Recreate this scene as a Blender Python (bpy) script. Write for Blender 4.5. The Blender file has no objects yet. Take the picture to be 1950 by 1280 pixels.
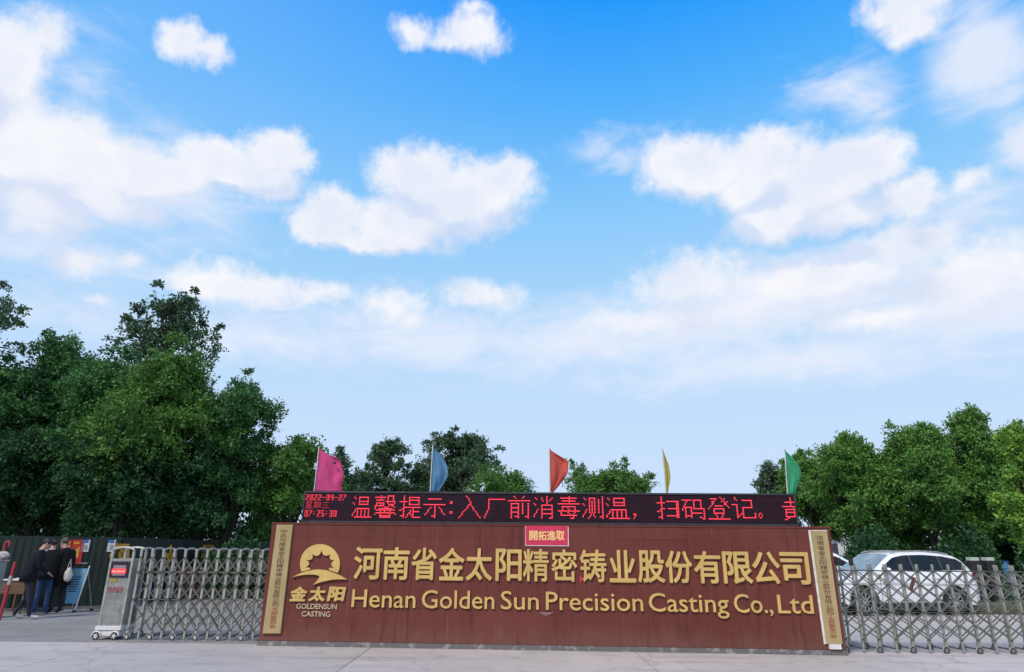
import bpy, bmesh, math, random
import numpy as np
from mathutils import Vector, Matrix

# ------------------------------------------------------------------ camera, world, sun, exposure
SC = bpy.context.scene
COL = SC.collection
F = 1240.0
PITCH = math.radians(18.09)
ROLL = 0.0094
EYE = Vector((0, 0, 1.6))
FWD = Vector((0, math.cos(PITCH), math.sin(PITCH)))
UPV = Vector((0, -math.sin(PITCH), math.cos(PITCH)))
XV = Vector((1, 0, 0))
RIGHT = XV * math.cos(ROLL) + UPV * math.sin(ROLL)
UP = UPV * math.cos(ROLL) - XV * math.sin(ROLL)
cd = bpy.data.cameras.new('camera')
cam = bpy.data.objects.new('camera', cd)
COL.objects.link(cam)
m = Matrix.Identity(4)
for i in range(3):
    m[i][0] = RIGHT[i]; m[i][1] = UP[i]; m[i][2] = -FWD[i]; m[i][3] = EYE[i]
cam.matrix_world = m
cd.sensor_width = 36
cd.lens = F / 1950 * 36
cd.clip_end = 3000
SC.camera = cam


def ray(px, py):
    return (FWD * F + RIGHT * (px - 975) - UP * (py - 640)).normalized()


def ground(px, py, z=0.0):
    d = ray(px, py)
    return EYE + d * ((z - EYE.z) / d.z)


def at_y(px, py, Y):
    d = ray(px, py)
    return EYE + d * (Y / d.y)


def azel(px, py):
    d = ray(px, py)
    return math.atan2(d.x, d.y), math.asin(d.z)


SUN_EL, SUN_AZ = math.radians(48), math.radians(215)      # azimuth clockwise from +Y: behind the camera, to the left
world = bpy.data.worlds.new('World')
SC.world = world
world.use_nodes = True
wt = world.node_tree
wt.nodes.clear()


class NT:
    def __init__(s, t): s.t = t
    def n(s, typ, **kw):
        x = s.t.nodes.new(typ)
        for k, v in kw.items(): setattr(x, k, v)
        return x
    def put(s, inp, v):
        if isinstance(v, bpy.types.NodeSocket): s.t.links.new(v, inp)
        elif v is not None: inp.default_value = v
    def math(s, op, a, b=None, c=None, clamp=False):
        x = s.n('ShaderNodeMath', operation=op, use_clamp=clamp)
        s.put(x.inputs[0], a); s.put(x.inputs[1], b)
        if c is not None: s.put(x.inputs[2], c)
        return x.outputs[0]
    def vm(s, op, a, b=None, scale=None):
        x = s.n('ShaderNodeVectorMath', operation=op)
        s.put(x.inputs[0], a)
        if b is not None: s.put(x.inputs[1], b)
        if scale is not None: s.put(x.inputs['Scale'], scale)
        return x.outputs['Value'] if op in ('LENGTH', 'DOT_PRODUCT') else x.outputs['Vector']
    def noise(s, vec, scale, detail=5, rough=.55, dist=0.0, col=False):
        x = s.n('ShaderNodeTexNoise')
        if vec is not None: s.put(x.inputs['Vector'], vec)
        x.inputs['Scale'].default_value = scale; x.inputs['Detail'].default_value = detail
        x.inputs['Roughness'].default_value = rough; x.inputs['Distortion'].default_value = dist
        return x.outputs['Color' if col else 'Fac']
    def mix(s, f, a, b, blend='MIX'):
        x = s.n('ShaderNodeMix', data_type='RGBA', blend_type=blend)
        s.put(x.inputs[0], f); s.put(x.inputs[6], a); s.put(x.inputs[7], b)
        return x.outputs[2]
    def smooth(s, v, lo, hi, a=0.0, b=1.0):
        x = s.n('ShaderNodeMapRange', interpolation_type='SMOOTHSTEP')
        s.put(x.inputs[0], v)
        for k, q in enumerate((lo, hi, a, b)): x.inputs[k + 1].default_value = q
        return x.outputs[0]
    def ramp(s, f, stops):
        x = s.n('ShaderNodeValToRGB'); e = x.color_ramp.elements
        while len(e) > 1: e.remove(e[-1])
        e[0].position = stops[0][0]; e[0].color = (*stops[0][1], 1)
        for p, c in stops[1:]:
            q = e.new(p); q.color = (*c, 1)
        s.put(x.inputs[0], f)
        return x.outputs[0]


def lin(r, g, b):
    f = lambda c: c / 12.92 if c <= .04045 else ((c + .055) / 1.055) ** 2.4
    return tuple(f(c / 255) for c in (r, g, b))


w = NT(wt)
tc = w.n('ShaderNodeTexCoord')
sep = w.n('ShaderNodeSeparateXYZ'); wt.links.new(tc.outputs['Generated'], sep.inputs[0])
az = w.math('ARCTAN2', sep.outputs[0], sep.outputs[1])
el = w.math('ARCSINE', sep.outputs[2])
comb = w.n('ShaderNodeCombineXYZ'); w.put(comb.inputs[0], az); w.put(comb.inputs[1], el)
P0 = comb.outputs[0]
# domain warp for ragged cloud edges
w1 = w.vm('SCALE', w.vm('SUBTRACT', w.noise(P0, 7, 4, .6, col=True), (.5, .5, .5)), scale=.055)
w2 = w.vm('SCALE', w.vm('SUBTRACT', w.noise(P0, 30, 4, .6, col=True), (.5, .5, .5)), scale=.026)
PW = w.vm('ADD', w.vm('ADD', P0, w1), w2)
PW = w.vm('MULTIPLY', PW, (1, 1, 0))


def blobs(lst, power, PW=PW):
    cur = None
    for e in lst:
        cx, cy, rx, ry = e[:4]; wgt = e[4] if len(e) > 4 else 1.0
        a0, e0 = azel(cx, cy)
        a1, _ = azel(cx + rx, cy); _, e1 = azel(cx, cy - ry)
        d = w.vm('LENGTH', w.vm('MULTIPLY', w.vm('SUBTRACT', PW, (a0, e0, 0)), (1 / abs(a1 - a0), 1 / abs(e1 - e0), 0)))
        v = w.math('MULTIPLY_ADD', d, -wgt, wgt)
        cur = v if cur is None else w.n_smax(cur, v)
    return cur


def _smax(a, b):
    x = w.n('ShaderNodeMath', operation='SMOOTH_MAX')
    w.put(x.inputs[0], a); w.put(x.inputs[1], b); x.inputs[2].default_value = .25
    return x.outputs[0]


w.n_smax = _smax
CUMULUS = [(20, 120, 95, 130), (20, 270, 170, 140), (150, 300, 170, 115), (70, 385, 160, 50), (300, 325, 150, 70),
           (-120, 250, 220, 200), (430, 315, 130, 62), (530, 290, 85, 62), (500, 345, 90, 40), (200, 380, 160, 40), (90, 60, 60, 60, .6),
           (345, 78, 58, 48, .8), (395, 98, 48, 34, .7), (155, 495, 75, 34, .55), (245, 492, 38, 20, .5), (200, 575, 40, 14, .35),
           (800, 330, 112, 72), (880, 375, 150, 92), (770, 420, 130, 62), (960, 345, 78, 48), (640, 405, 85, 62), (600, 425, 68, 42), (730, 455, 130, 32),
           (790, 55, 55, 36, .6), (905, 62, 66, 56, .7), (850, 78, 60, 26, .5), (905, 15, 35, 25, .4),
           (1320, 315, 122, 78), (1450, 300, 135, 68), (1560, 350, 180, 100), (1650, 310, 110, 68), (1480, 410, 135, 60), (1410, 365, 100, 50),
           (1610, 410, 150, 42), (1730, 375, 90, 50), (1840, 345, 62, 30, .55), (1720, 10, 130, 55, .8), (1740, 50, 80, 40, .7),
           (470, 540, 150, 44, .75), (395, 535, 90, 36, .7), (600, 552, 110, 32, .5), (755, 580, 95, 50, .5), (915, 562, 105, 46, .55),
           (1320, 530, 150, 62, .6), (1720, 465, 165, 52, .85), (1840, 520, 240, 66, .7), (1560, 530, 240, 60, .65), (1320, 600, 260, 34, .45), (1650, 610, 300, 32, .45), (60, 420, 120, 34, .6)]
VEIL = [(1500, 575, 420, 95), (1850, 560, 320, 130), (1250, 610, 320, 70, .8), (1870, 110, 150, 170, .95), (1610, 150, 120, 60, .5), (1660, 200, 70, 60, .45),
        (1940, 280, 75, 70, .8), (1000, 655, 800, 60, .7), (500, 640, 500, 60, .5), (1180, 285, 120, 40, .45), (1850, 400, 160, 60, .5),
        (80, 470, 300, 60, .35), (220, 330, 330, 150, .8), (1500, 690, 700, 60, .5), (160, 150, 90, 110, .45)]
Fc = blobs(CUMULUS, 1)
Fup = blobs(CUMULUS, 1, w.vm('ADD', PW, (0, .055, 0)))
Fv = blobs(VEIL, 1)
stretch = w.vm('MULTIPLY', P0, (1, 2.6, 0))
fine = w.math('ADD', w.math('MULTIPLY', w.noise(P0, 13, 9, .66, .35), .62), w.math('MULTIPLY', w.noise(P0, 44, 6, .65), .38))
fine_v = w.noise(stretch, 7, 8, .62, .5)
cm = w.smooth(w.math('MULTIPLY_ADD', w.math('SUBTRACT', fine, .5), 1.3, Fc), -.10, .50)
vm_ = w.smooth(w.math('MULTIPLY_ADD', w.math('SUBTRACT', fine_v, .5), 1.5, Fv), -.2, .75)
vm_ = w.math('MULTIPLY', vm_, .85)
# unseen cumulus beyond the frame, cover raised to make the sky light less blue
off = w.smooth(w.noise(stretch, 3.1, 7, .6, .3), .44, .60)
outside = w.smooth(w.math('ABSOLUTE', az), .75, .95)
off = w.math('MULTIPLY', w.math('MULTIPLY', off, outside), w.smooth(el, .05, .25))
st = [(-.02, (206, 222, 244)), (.06, (205, 226, 253)), (.15, (200, 225, 254)), (.27, (190, 222, 254)), (.38, (168, 214, 253)), (.51, (136, 202, 254)),
      (.655, (84, 178, 254)), (.79, (28, 154, 254)), (1.0, (24, 120, 235)), (1.5, (20, 90, 205))]
skycol = w.ramp(w.math('MULTIPLY', el, 1 / 1.5), [(max(0, a / 1.5), lin(*c)) for a, c in st])
# slightly paler blue towards the left of the picture, as haze there is brighter
side = w.smooth(az, -.75, .25, .34, 0)
skycol = w.mix(w.math('MULTIPLY', side, w.smooth(el, .2, .7)), skycol, (*lin(150, 200, 255), 1))
nish = w.n('ShaderNodeTexSky', sky_type='NISHITA')
nish.sun_disc = False; nish.sun_elevation = SUN_EL; nish.sun_rotation = SUN_AZ
nish.air_density = 1.0; nish.dust_density = 1.0
skyten = w.vm('SCALE', skycol, scale=10.0)
base = w.mix(.03, skyten, nish.outputs[0])
shade = w.smooth(w.math('ADD', w.noise(P0, 9, 7, .6), w.math('MULTIPLY', Fc, -.22)), .20, .60)
under = w.smooth(w.math('ADD', w.math('SUBTRACT', Fup, Fc), w.math('MULTIPLY', w.math('SUBTRACT', fine, .5), .5)), -.12, .38)
shade = w.math('MULTIPLY', w.math('MULTIPLY_ADD', under, -.85, 1.0), w.math('MULTIPLY_ADD', shade, .5, .5))
ccol = w.mix(shade, (*[c * 10 for c in lin(212, 223, 247)], 1), (*[c * 10 for c in lin(253, 252, 254)], 1))
vcol = (*[c * 10 for c in lin(236, 240, 254)], 1)
s1 = w.mix(vm_, base, vcol)
s2 = w.mix(w.math('MULTIPLY', w.math('MAXIMUM', cm, off), .93), s1, ccol)
below = w.smooth(el, -.03, 0.0)
s3 = w.mix(below, (1.6, 1.6, 1.5, 1), s2)
bg = w.n('ShaderNodeBackground'); w.put(bg.inputs[0], s3); bg.inputs[1].default_value = .1
wo = w.n('ShaderNodeOutputWorld'); wt.links.new(bg.outputs[0], wo.inputs[0])

sl = bpy.data.lights.new('sun', 'SUN')
sl.energy = 2.9; sl.angle = math.radians(11); sl.color = (1, .90, .77)
so = bpy.data.objects.new('sun', sl); COL.objects.link(so)
sd = Vector((math.sin(SUN_AZ) * math.cos(SUN_EL), math.cos(SUN_AZ) * math.cos(SUN_EL), math.sin(SUN_EL)))
so.rotation_euler = sd.to_track_quat('Z', 'Y').to_euler()
so.location = (-10, -10, 20)

SC.view_settings.view_transform = 'Standard'
SC.view_settings.look = 'None'
SC.view_settings.exposure = 0
SC.view_settings.gamma = 1
SC.view_settings.use_curve_mapping = False
SC.render.engine = 'CYCLES'


# ------------------------------------------------------------------ materials
def mat(name, c1, c2=None, scale=4, rough=.7, metal=0, bump=0, bscale=60, stretch=(1, 1, 1), detail=5, spec=.5, coat=0, emit=None, estr=1, lo=.35, hi=.65, trans=0, coords='Object'):
    M = bpy.data.materials.new(name); M.use_nodes = True
    t = M.node_tree; N = NT(t); b = t.nodes['Principled BSDF']
    b.inputs['Roughness'].default_value = rough; b.inputs['Metallic'].default_value = metal
    b.inputs['Specular IOR Level'].default_value = spec; b.inputs['Coat Weight'].default_value = coat
    b.inputs['Coat Roughness'].default_value = .08
    tcn = N.n('ShaderNodeTexCoord')
    v = N.vm('MULTIPLY', tcn.outputs[coords], stretch)
    if c2 is None: c2 = tuple(x * .86 for x in c1)
    f = N.smooth(N.noise(v, scale, detail, .6), lo, hi)
    col = N.mix(f, (*c1, 1), (*c2, 1))
    t.links.new(col, b.inputs['Base Color'])
    if bump:
        bn = N.n('ShaderNodeBump'); bn.inputs['Strength'].default_value = bump; bn.inputs['Distance'].default_value = .01
        N.put(bn.inputs['Height'], N.noise(v, bscale, 4, .6)); t.links.new(bn.outputs[0], b.inputs['Normal'])
    if emit:
        b.inputs['Emission Color'].default_value = (*emit, 1); b.inputs['Emission Strength'].default_value = estr
    if trans: b.inputs['Transmission Weight'].default_value = trans
    return M


def leaf_mat(name, c1, c2, c3):
    M = bpy.data.materials.new(name); M.use_nodes = True
    t = M.node_tree; N = NT(t); b = t.nodes['Principled BSDF']
    g = N.n('ShaderNodeNewGeometry'); tcn = N.n('ShaderNodeTexCoord')
    f = N.smooth(N.noise(tcn.outputs['Object'], .9, 3, .6), .38, .62)
    c = N.mix(f, (*c1, 1), (*c2, 1))
    c = N.mix(N.math('MULTIPLY', g.outputs['Random Per Island'], .55), c, (*c3, 1))
    t.links.new(c, b.inputs['Base Color'])
    b.inputs['Roughness'].default_value = .55; b.inputs['Specular IOR Level'].default_value = .18
    tr = N.n('ShaderNodeBsdfTranslucent'); t.links.new(c, tr.inputs[0])
    mx = N.n('ShaderNodeMixShader'); mx.inputs[0].default_value = .22
    t.links.new(b.outputs[0], mx.inputs[1]); t.links.new(tr.outputs[0], mx.inputs[2])
    t.links.new(mx.outputs[0], t.nodes['Material Output'].inputs[0])
    return M


M = {}
M['steel'] = mat('brushed_steel', (.42, .41, .37), (.27, .265, .235), 9, .5, .35, .15, 90)
M['bar'] = mat('lattice_steel', (.15, .145, .125), (.09, .088, .075), 12, .5, .45, .2, 90)
M['bar_right'] = mat('lattice_steel_greenish', (.21, .21, .18), (.12, .12, .10), 12, .5, .45, .2, 90)
M['steel_worn'] = mat('worn_steel', (.40, .40, .35), (.25, .25, .21), 12, .5, .5, .2, 90)
M['white_plastic'] = mat('white_plastic', (.72, .70, .70), (.6, .58, .57), 10, .5)
M['black'] = mat('black_plastic', (.015, .015, .017), (.025, .025, .027), 10, .5)
M['rubber'] = mat('rubber', (.02, .02, .02), (.035, .035, .033), 20, .85)
M['gold'] = mat('gold_letter', (.70, .47, .15), (.58, .385, .125), 3, .42, .15, .05, 40, lo=.3, hi=.7)
M['gold_dark'] = mat('gold_emblem_small', (.62, .47, .3), (.5, .38, .26), 8, .5, .2)
M['brass'] = mat('brass_plate', (.50, .38, .19), (.40, .30, .13), 2.2, .38, .25, .06, 30, stretch=(1, 1, .6))
M['ink'] = mat('brown_ink', (.16, .05, .02), (.10, .03, .015), 8, .6)
M['ink_red'] = mat('red_ink', (.40, .06, .03), (.28, .05, .03), 8, .6)
M['foam'] = mat('white_foam', (.75, .74, .7), (.6, .58, .55), 12, .8)
M['led_panel'] = mat('led_panel', (.022, .006, .015), (.014, .004, .010), 8, .7, bump=.1, bscale=200, spec=.2)
M['led_frame'] = mat('led_frame', (.03, .03, .038), (.05, .05, .055), 6, .45, .2)
M['led_on'] = mat('led_on', (.3, .01, .02), None, 4, .5, emit=(1.0, .045, .075), estr=1.5)
M['led_dim'] = mat('led_dim', (.3, .01, .02), None, 4, .5, emit=(1.0, .045, .07), estr=1.15)
M['notice_red'] = mat('notice_paper', (.62, .025, .09), (.52, .022, .075), 12, .6)
M['notice_white'] = mat('notice_edge', (.75, .68, .68), (.62, .5, .52), 20, .7)
M['notice_gold'] = mat('notice_gold', (.85, .62, .22), (.8, .5, .2), 20, .5)
M['pole'] = mat('flagpole', (.66, .66, .66), (.5, .5, .5), 8, .5)
M['bark'] = mat('bark', (.055, .042, .03), (.03, .024, .018), 9, .9, bump=.6, bscale=25, stretch=(1, 1, .25))
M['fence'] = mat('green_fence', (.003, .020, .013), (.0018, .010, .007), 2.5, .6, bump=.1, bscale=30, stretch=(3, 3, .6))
M['fence_yellow'] = mat('yellow_lettering', (.62, .32, .025), (.5, .25, .02), 6, .6)
M['poster_red'] = mat('red_poster', (.50, .03, .018), (.42, .025, .015), 6, .5)
M['poster_yellow'] = mat('poster_yellow', (.65, .3, .03), None, 6, .5)
M['poster_white'] = mat('poster_white', (.62, .62, .62), (.5, .5, .52), 8, .6)
M['poster_blue'] = mat('poster_blue', (.04, .16, .42), (.03, .12, .34), 8, .5)
M['poster_ink'] = mat('poster_ink', (.015, .02, .05), None, 8, .5)
M['maroon'] = mat('maroon_paint', (.06, .015, .012), (.04, .01, .01), 6, .6)
M['red_paint'] = mat('red_paint', (.38, .02, .04), (.3, .03, .04), 14, .5)
M['wood'] = mat('table_wood', (.16, .085, .045), (.10, .055, .03), 5, .6, stretch=(.3, 1, 4))
M['cloth_black'] = mat('black_cloth', (.010, .010, .012), (.018, .018, .022), 8, .9, bump=.4, bscale=16)
M['cloth_navy'] = mat('navy_cloth', (.012, .014, .028), (.02, .022, .04), 8, .9, bump=.4, bscale=16)
M['denim'] = mat('blue_denim', (.02, .06, .17), (.012, .035, .10), 6, .9, bump=.3, bscale=20)
M['skin'] = mat('skin', (.42, .25, .19), (.36, .2, .15), 12, .55)
M['hair_grey'] = mat('grey_hair', (.12, .10, .09), (.07, .06, .055), 40, .8, bump=.6, bscale=120)
M['hair_black'] = mat('black_hair', (.008, .008, .009), (.015, .015, .015), 40, .6, bump=.6, bscale=120)
M['bag'] = mat('white_cotton', (.55, .53, .50), (.35, .33, .32), 9, .85, bump=.5, bscale=14)
M['shoe_white'] = mat('white_sole', (.6, .6, .58), None, 8, .6)
M['car_white'] = mat('white_car_paint', (.78, .78, .80), (.74, .74, .77), 2, .28, coat=.8)
M['car_glass'] = mat('dark_car_glass', (.012, .016, .024), (.02, .024, .034), 2.5, .08, spec=.8)
M['windscreen'] = mat('windscreen_glass', (.16, .20, .20), (.28, .32, .32), 2.5, .08, spec=.8)
M['car_trim'] = mat('dark_trim', (.012, .012, .014), (.02, .02, .022), 8, .6)
M['alloy'] = mat('alloy_rim', (.5, .5, .52), (.4, .4, .42), 8, .3, .8)
M['lamp_red'] = mat('tail_lamp', (.14, .01, .012), None, 8, .2)
M['lamp_clear'] = mat('head_lamp', (.6, .62, .65), None, 8, .1)
M['blue_sheet'] = mat('blue_sheet_steel', (.035, .14, .42), (.03, .11, .34), 3, .5)
M['blue_light'] = mat('light_blue_tarp', (.10, .28, .52), (.08, .22, .42), 3, .6)
M['white_wall'] = mat('white_wall', (.6, .6, .6), (.5, .5, .5), .5, .8)
M['soil'] = mat('soil', (.12, .095, .06), (.06, .07, .03), 3, .95, bump=.8, bscale=12)
M['rust'] = mat('rust', (.16, .05, .03), (.08, .03, .02), 14, .8)


def wall_mat():
    Mt = bpy.data.materials.new('red_brown_cladding'); Mt.use_nodes = True
    t = Mt.node_tree; N = NT(t); b = t.nodes['Principled BSDF']
    tcn = N.n('ShaderNodeTexCoord'); g = N.n('ShaderNodeNewGeometry'); oi = N.n('ShaderNodeObjectInfo')
    pos = g.outputs['Position']
    streak = N.noise(N.vm('MULTIPLY', pos, (14, 14, .7)), 1, 6, .65)
    big = N.noise(N.vm('MULTIPLY', pos, (.5, .5, .8)), 1, 4, .6)
    hor = N.noise(N.vm('MULTIPLY', pos, (.6, .6, 30)), 1, 4, .6)
    c = N.mix(N.smooth(streak, .3, .7), (.148, .036, .027, 1), (.112, .028, .022, 1))
    c = N.mix(N.smooth(big, .35, .7), c, (.150, .041, .032, 1))
    c = N.mix(N.math('MULTIPLY', N.smooth(hor, .45, .7), .3), c, (.152, .050, .040, 1))
    # whitish lime drips
    drip = N.noise(N.vm('MULTIPLY', pos, (26, 26, .55)), 1, 3, .5)
    c = N.mix(N.math('MULTIPLY', N.smooth(drip, .64, .78), .4), c, (.28, .17, .14, 1))
    sep_ = N.n('ShaderNodeSeparateXYZ'); N.put(sep_.inputs[0], pos)
    foot = N.math('MULTIPLY', N.smooth(N.math('MULTIPLY_ADD', N.noise(N.vm('MULTIPLY', pos, (3, 3, 1)), 1.5, 6, .65), -.7, sep_.outputs[2]), -.35, .1, 1, 0), .32)
    c = N.mix(foot, c, (.20, .12, .10, 1))
    dark = N.noise(N.vm('MULTIPLY', pos, (9, 9, .9)), 1, 5, .6)
    c = N.mix(N.math('MULTIPLY', N.smooth(dark, .52, .72), .6), c, (.065, .022, .02, 1))
    hs = N.n('ShaderNodeHueSaturation'); N.put(hs.inputs['Color'], c)
    N.put(hs.inputs['Value'], N.math('MULTIPLY_ADD', oi.outputs['Random'], .10, .95))
    t.links.new(hs.outputs[0], b.inputs['Base Color'])
    N.put(b.inputs['Roughness'], N.smooth(streak, .2, .8, .5, .7))
    b.inputs['Specular IOR Level'].default_value = .22
    bn = N.n('ShaderNodeBump'); bn.inputs['Strength'].default_value = .25; bn.inputs['Distance'].default_value = .004
    N.put(bn.inputs['Height'], N.noise(N.vm('MULTIPLY', pos, (3, 3, 2)), 1.5, 5, .6)); t.links.new(bn.outputs[0], b.inputs['Normal'])
    return Mt


def concrete_mat(name, a, b_, c_, stain=.5):
    Mt = bpy.data.materials.new(name); Mt.use_nodes = True
    t = Mt.node_tree; N = NT(t); b = t.nodes['Principled BSDF']
    g = N.n('ShaderNodeNewGeometry'); oi = N.n('ShaderNodeObjectInfo'); pos = g.outputs['Position']
    c = N.mix(N.smooth(N.noise(pos, .35, 6, .6), .35, .65), (*a, 1), (*b_, 1))
    c = N.mix(N.math('MULTIPLY', N.smooth(N.noise(pos, 2.2, 8, .68), .5, .72), stain), c, (*c_, 1))
    c = N.mix(N.math('MULTIPLY', N.smooth(N.noise(pos, 40, 4, .7), .45, .7), .22), c, (*c_, 1))
    # tyre-swept streaks along the drive
    tyre = N.noise(N.vm('MULTIPLY', pos, (.25, 2.4, 1)), 1.2, 6, .6)
    c = N.mix(N.math('MULTIPLY', N.smooth(tyre, .48, .72), .4), c, (*[x * .8 for x in c_], 1))
    # hairline cracks
    v = N.n('ShaderNodeTexVoronoi', feature='DISTANCE_TO_EDGE'); v.inputs['Scale'].default_value = .33
    N.put(v.inputs['Vector'], N.vm('ADD', pos, N.vm('SCALE', N.noise(pos, 1.6, 5, .6, col=True), scale=.6)))
    c = N.mix(N.math('MULTIPLY', N.smooth(v.outputs['Distance'], .0, .006, 1, 0), .35), c, (*[x * .45 for x in c_], 1))
    hs = N.n('ShaderNodeHueSaturation'); N.put(hs.inputs['Color'], c)
    N.put(hs.inputs['Value'], N.math('MULTIPLY_ADD', oi.outputs['Random'], .08, .96))
    t.links.new(hs.outputs[0], b.inputs['Base Color']); b.inputs['Roughness'].default_value = .88
    b.inputs['Specular IOR Level'].default_value = .25
    bn = N.n('ShaderNodeBump'); bn.inputs['Strength'].default_value = .35; bn.inputs['Distance'].default_value = .006
    N.put(bn.inputs['Height'], N.noise(pos, 45, 6, .7)); t.links.new(bn.outputs[0], b.inputs['Normal'])
    return Mt


M['wall'] = wall_mat()
M['plinth'] = mat('plinth_concrete', (.14, .13, .13), (.30, .28, .27), 7, .9, bump=.4, bscale=30, lo=.5, hi=.66)
M['concrete'] = concrete_mat('concrete', (.50, .46, .435), (.43, .395, .375), (.30, .275, .26), .75)
M['concrete_dirty'] = concrete_mat('dirty_concrete', (.46, .43, .415), (.39, .37, .36), (.29, .275, .265), .7)
M['asphalt'] = concrete_mat('worn_yard_surface', (.27, .265, .25), (.21, .21, .195), (.15, .15, .14))
M['leaf_dark'] = leaf_mat('leaf_dark', (.042, .135, .048), (.068, .185, .052), (.12, .28, .085))
M['leaf_shaded'] = leaf_mat('leaf_shade_darkened', (.022, .070, .030), (.034, .095, .034), (.06, .15, .05))  # leaf colour darkened to paint in the shade low under the canopy
M['leaf_grey'] = leaf_mat('leaf_grey_green', (.055, .115, .058), (.080, .15, .075), (.13, .21, .11))
M['leaf_mid'] = leaf_mat('leaf_mid', (.066, .170, .036), (.098, .225, .045), (.16, .31, .07))
M['leaf_right'] = leaf_mat('leaf_right', (.074, .195, .042), (.112, .255, .050), (.18, .34, .075))
M['leaf_lime'] = leaf_mat('leaf_lime', (.20, .38, .05), (.10, .25, .04), (.30, .46, .09))


def flag_mat(name, c):
    Mt = mat(name, c, tuple(x * .8 for x in c), 5, .7)
    t = Mt.node_tree; N = NT(t); b = t.nodes['Principled BSDF']
    tr = N.n('ShaderNodeBsdfTranslucent'); tr.inputs[0].default_value = (*c, 1)
    mx = N.n('ShaderNodeMixShader'); mx.inputs[0].default_value = .35
    t.links.new(b.outputs[0], mx.inputs[1]); t.links.new(tr.outputs[0], mx.inputs[2])
    t.links.new(mx.outputs[0], t.nodes['Material Output'].inputs[0])
    return Mt


# ------------------------------------------------------------------ mesh helpers
def link(o, parent=None):
    COL.objects.link(o)
    if parent is not None: o.parent = parent
    return o


def obj(name, bm, m, parent=None, loc=None, smooth=False):
    me = bpy.data.meshes.new(name)
    bm.normal_update(); bm.to_mesh(me); bm.free()
    if m is not None:
        for x in (m if isinstance(m, (list, tuple)) else [m]): me.materials.append(x)
    if smooth:
        for p in me.polygons: p.use_smooth = True
    o = bpy.data.objects.new(name, me)
    if loc is not None: o.location = loc
    return link(o, parent)


def inst(name, me, parent=None, loc=None, rot=None):
    o = bpy.data.objects.new(name, me)
    if loc is not None: o.location = loc
    if rot is not None: o.rotation_euler = rot
    return link(o, parent)


def thing(name, label, cat, loc=(0, 0, 0), rz=0.0, group=None):
    o = bpy.data.objects.new(name, None); o.location = loc; o.rotation_euler = (0, 0, rz)
    o.empty_display_size = .2
    COL.objects.link(o)
    return tag(o, label, cat, group)


def tag(o, label=None, cat=None, group=None, kind=None):
    if label: o['label'] = label
    if cat: o['category'] = cat
    if group: o['group'] = group
    if kind: o['kind'] = kind
    return o


def box(bm, lo, hi, mi=0):
    x0, y0, z0 = lo; x1, y1, z1 = hi
    v = [bm.verts.new(p) for p in ((x0, y0, z0), (x1, y0, z0), (x1, y1, z0), (x0, y1, z0), (x0, y0, z1), (x1, y0, z1), (x1, y1, z1), (x0, y1, z1))]
    for f in ((0, 3, 2, 1), (4, 5, 6, 7), (0, 1, 5, 4), (1, 2, 6, 5), (2, 3, 7, 6), (3, 0, 4, 7)):
        fc = bm.faces.new([v[i] for i in f]); fc.material_index = mi
    return bm


def B(lo, hi, bevel=0):
    bm = box(bmesh.new(), lo, hi)
    if bevel: bmesh.ops.bevel(bm, geom=bm.edges[:], offset=bevel, segments=2, affect='EDGES', profile=.6)
    return bm


def bar(bm, p, q, wd, th, ref=(0, 1, 0)):
    p = Vector(p); q = Vector(q); d = (q - p).normalized(); r = Vector(ref)
    s = d.cross(r).normalized() * wd / 2; n = s.cross(d).normalized() * th / 2
    v = [bm.verts.new(a + b) for a in (p, q) for b in (s + n, s - n, -s - n, -s + n)]
    for f in ((0, 1, 2, 3), (7, 6, 5, 4), (0, 4, 5, 1), (1, 5, 6, 2), (2, 6, 7, 3), (3, 7, 4, 0)): bm.faces.new([v[i] for i in f])
    return bm


def tube(bm, pts, rad, seg=8, cap=True):
    pts = [Vector(p) for p in pts]
    if not isinstance(rad, (list, tuple)): rad = [rad] * len(pts)
    rings = []
    prev = None
    for i, p in enumerate(pts):
        d = (pts[min(i + 1, len(pts) - 1)] - pts[max(i - 1, 0)]).normalized()
        a = Vector((1, 0, 0)) if abs(d.x) < .8 else Vector((0, 1, 0))
        if prev is not None: a = prev
        s = (a - d * a.dot(d)).normalized(); prev = s; t = d.cross(s)
        rings.append([bm.verts.new(p + (s * math.cos(k / seg * 2 * math.pi) + t * math.sin(k / seg * 2 * math.pi)) * rad[i]) for k in range(seg)])
    for a, b in zip(rings, rings[1:]):
        for k in range(seg): bm.faces.new((a[k], a[(k + 1) % seg], b[(k + 1) % seg], b[k]))
    if cap:
        bm.faces.new(rings[0][::-1]); bm.faces.new(rings[-1])
    return bm


def loft(bm, rings, cap=True, mi=0):
    R = [[bm.verts.new(p) for p in r] for r in rings]
    n = len(R[0])
    for a, b in zip(R, R[1:]):
        for k in range(n): bm.faces.new((a[k], a[(k + 1) % n], b[(k + 1) % n], b[k])).material_index = mi
    if cap:
        bm.faces.new(R[0][::-1]).material_index = mi; bm.faces.new(R[-1]).material_index = mi
    return bm


def ering(c, rx, ry, ax, ay, n=14):
    return [c + ax * (math.cos(k / n * 2 * math.pi) * rx) + ay * (math.sin(k / n * 2 * math.pi) * ry) for k in range(n)]


def prism(bm, pts2, y0, y1):
    """polygon in local xz (front at y0), extruded back to y1"""
    a = [bm.verts.new((x, y0, z)) for x, z in pts2]; b = [bm.verts.new((x, y1, z)) for x, z in pts2]
    n = len(a)
    bm.faces.new(a); bm.faces.new(b[::-1])
    for k in range(n): bm.faces.new((a[(k + 1) % n], a[k], b[k], b[(k + 1) % n]))
    bmesh.ops.recalc_face_normals(bm, faces=bm.faces[:])
    return bm


# ------------------------------------------------------------------ text
_cache = {}


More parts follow.
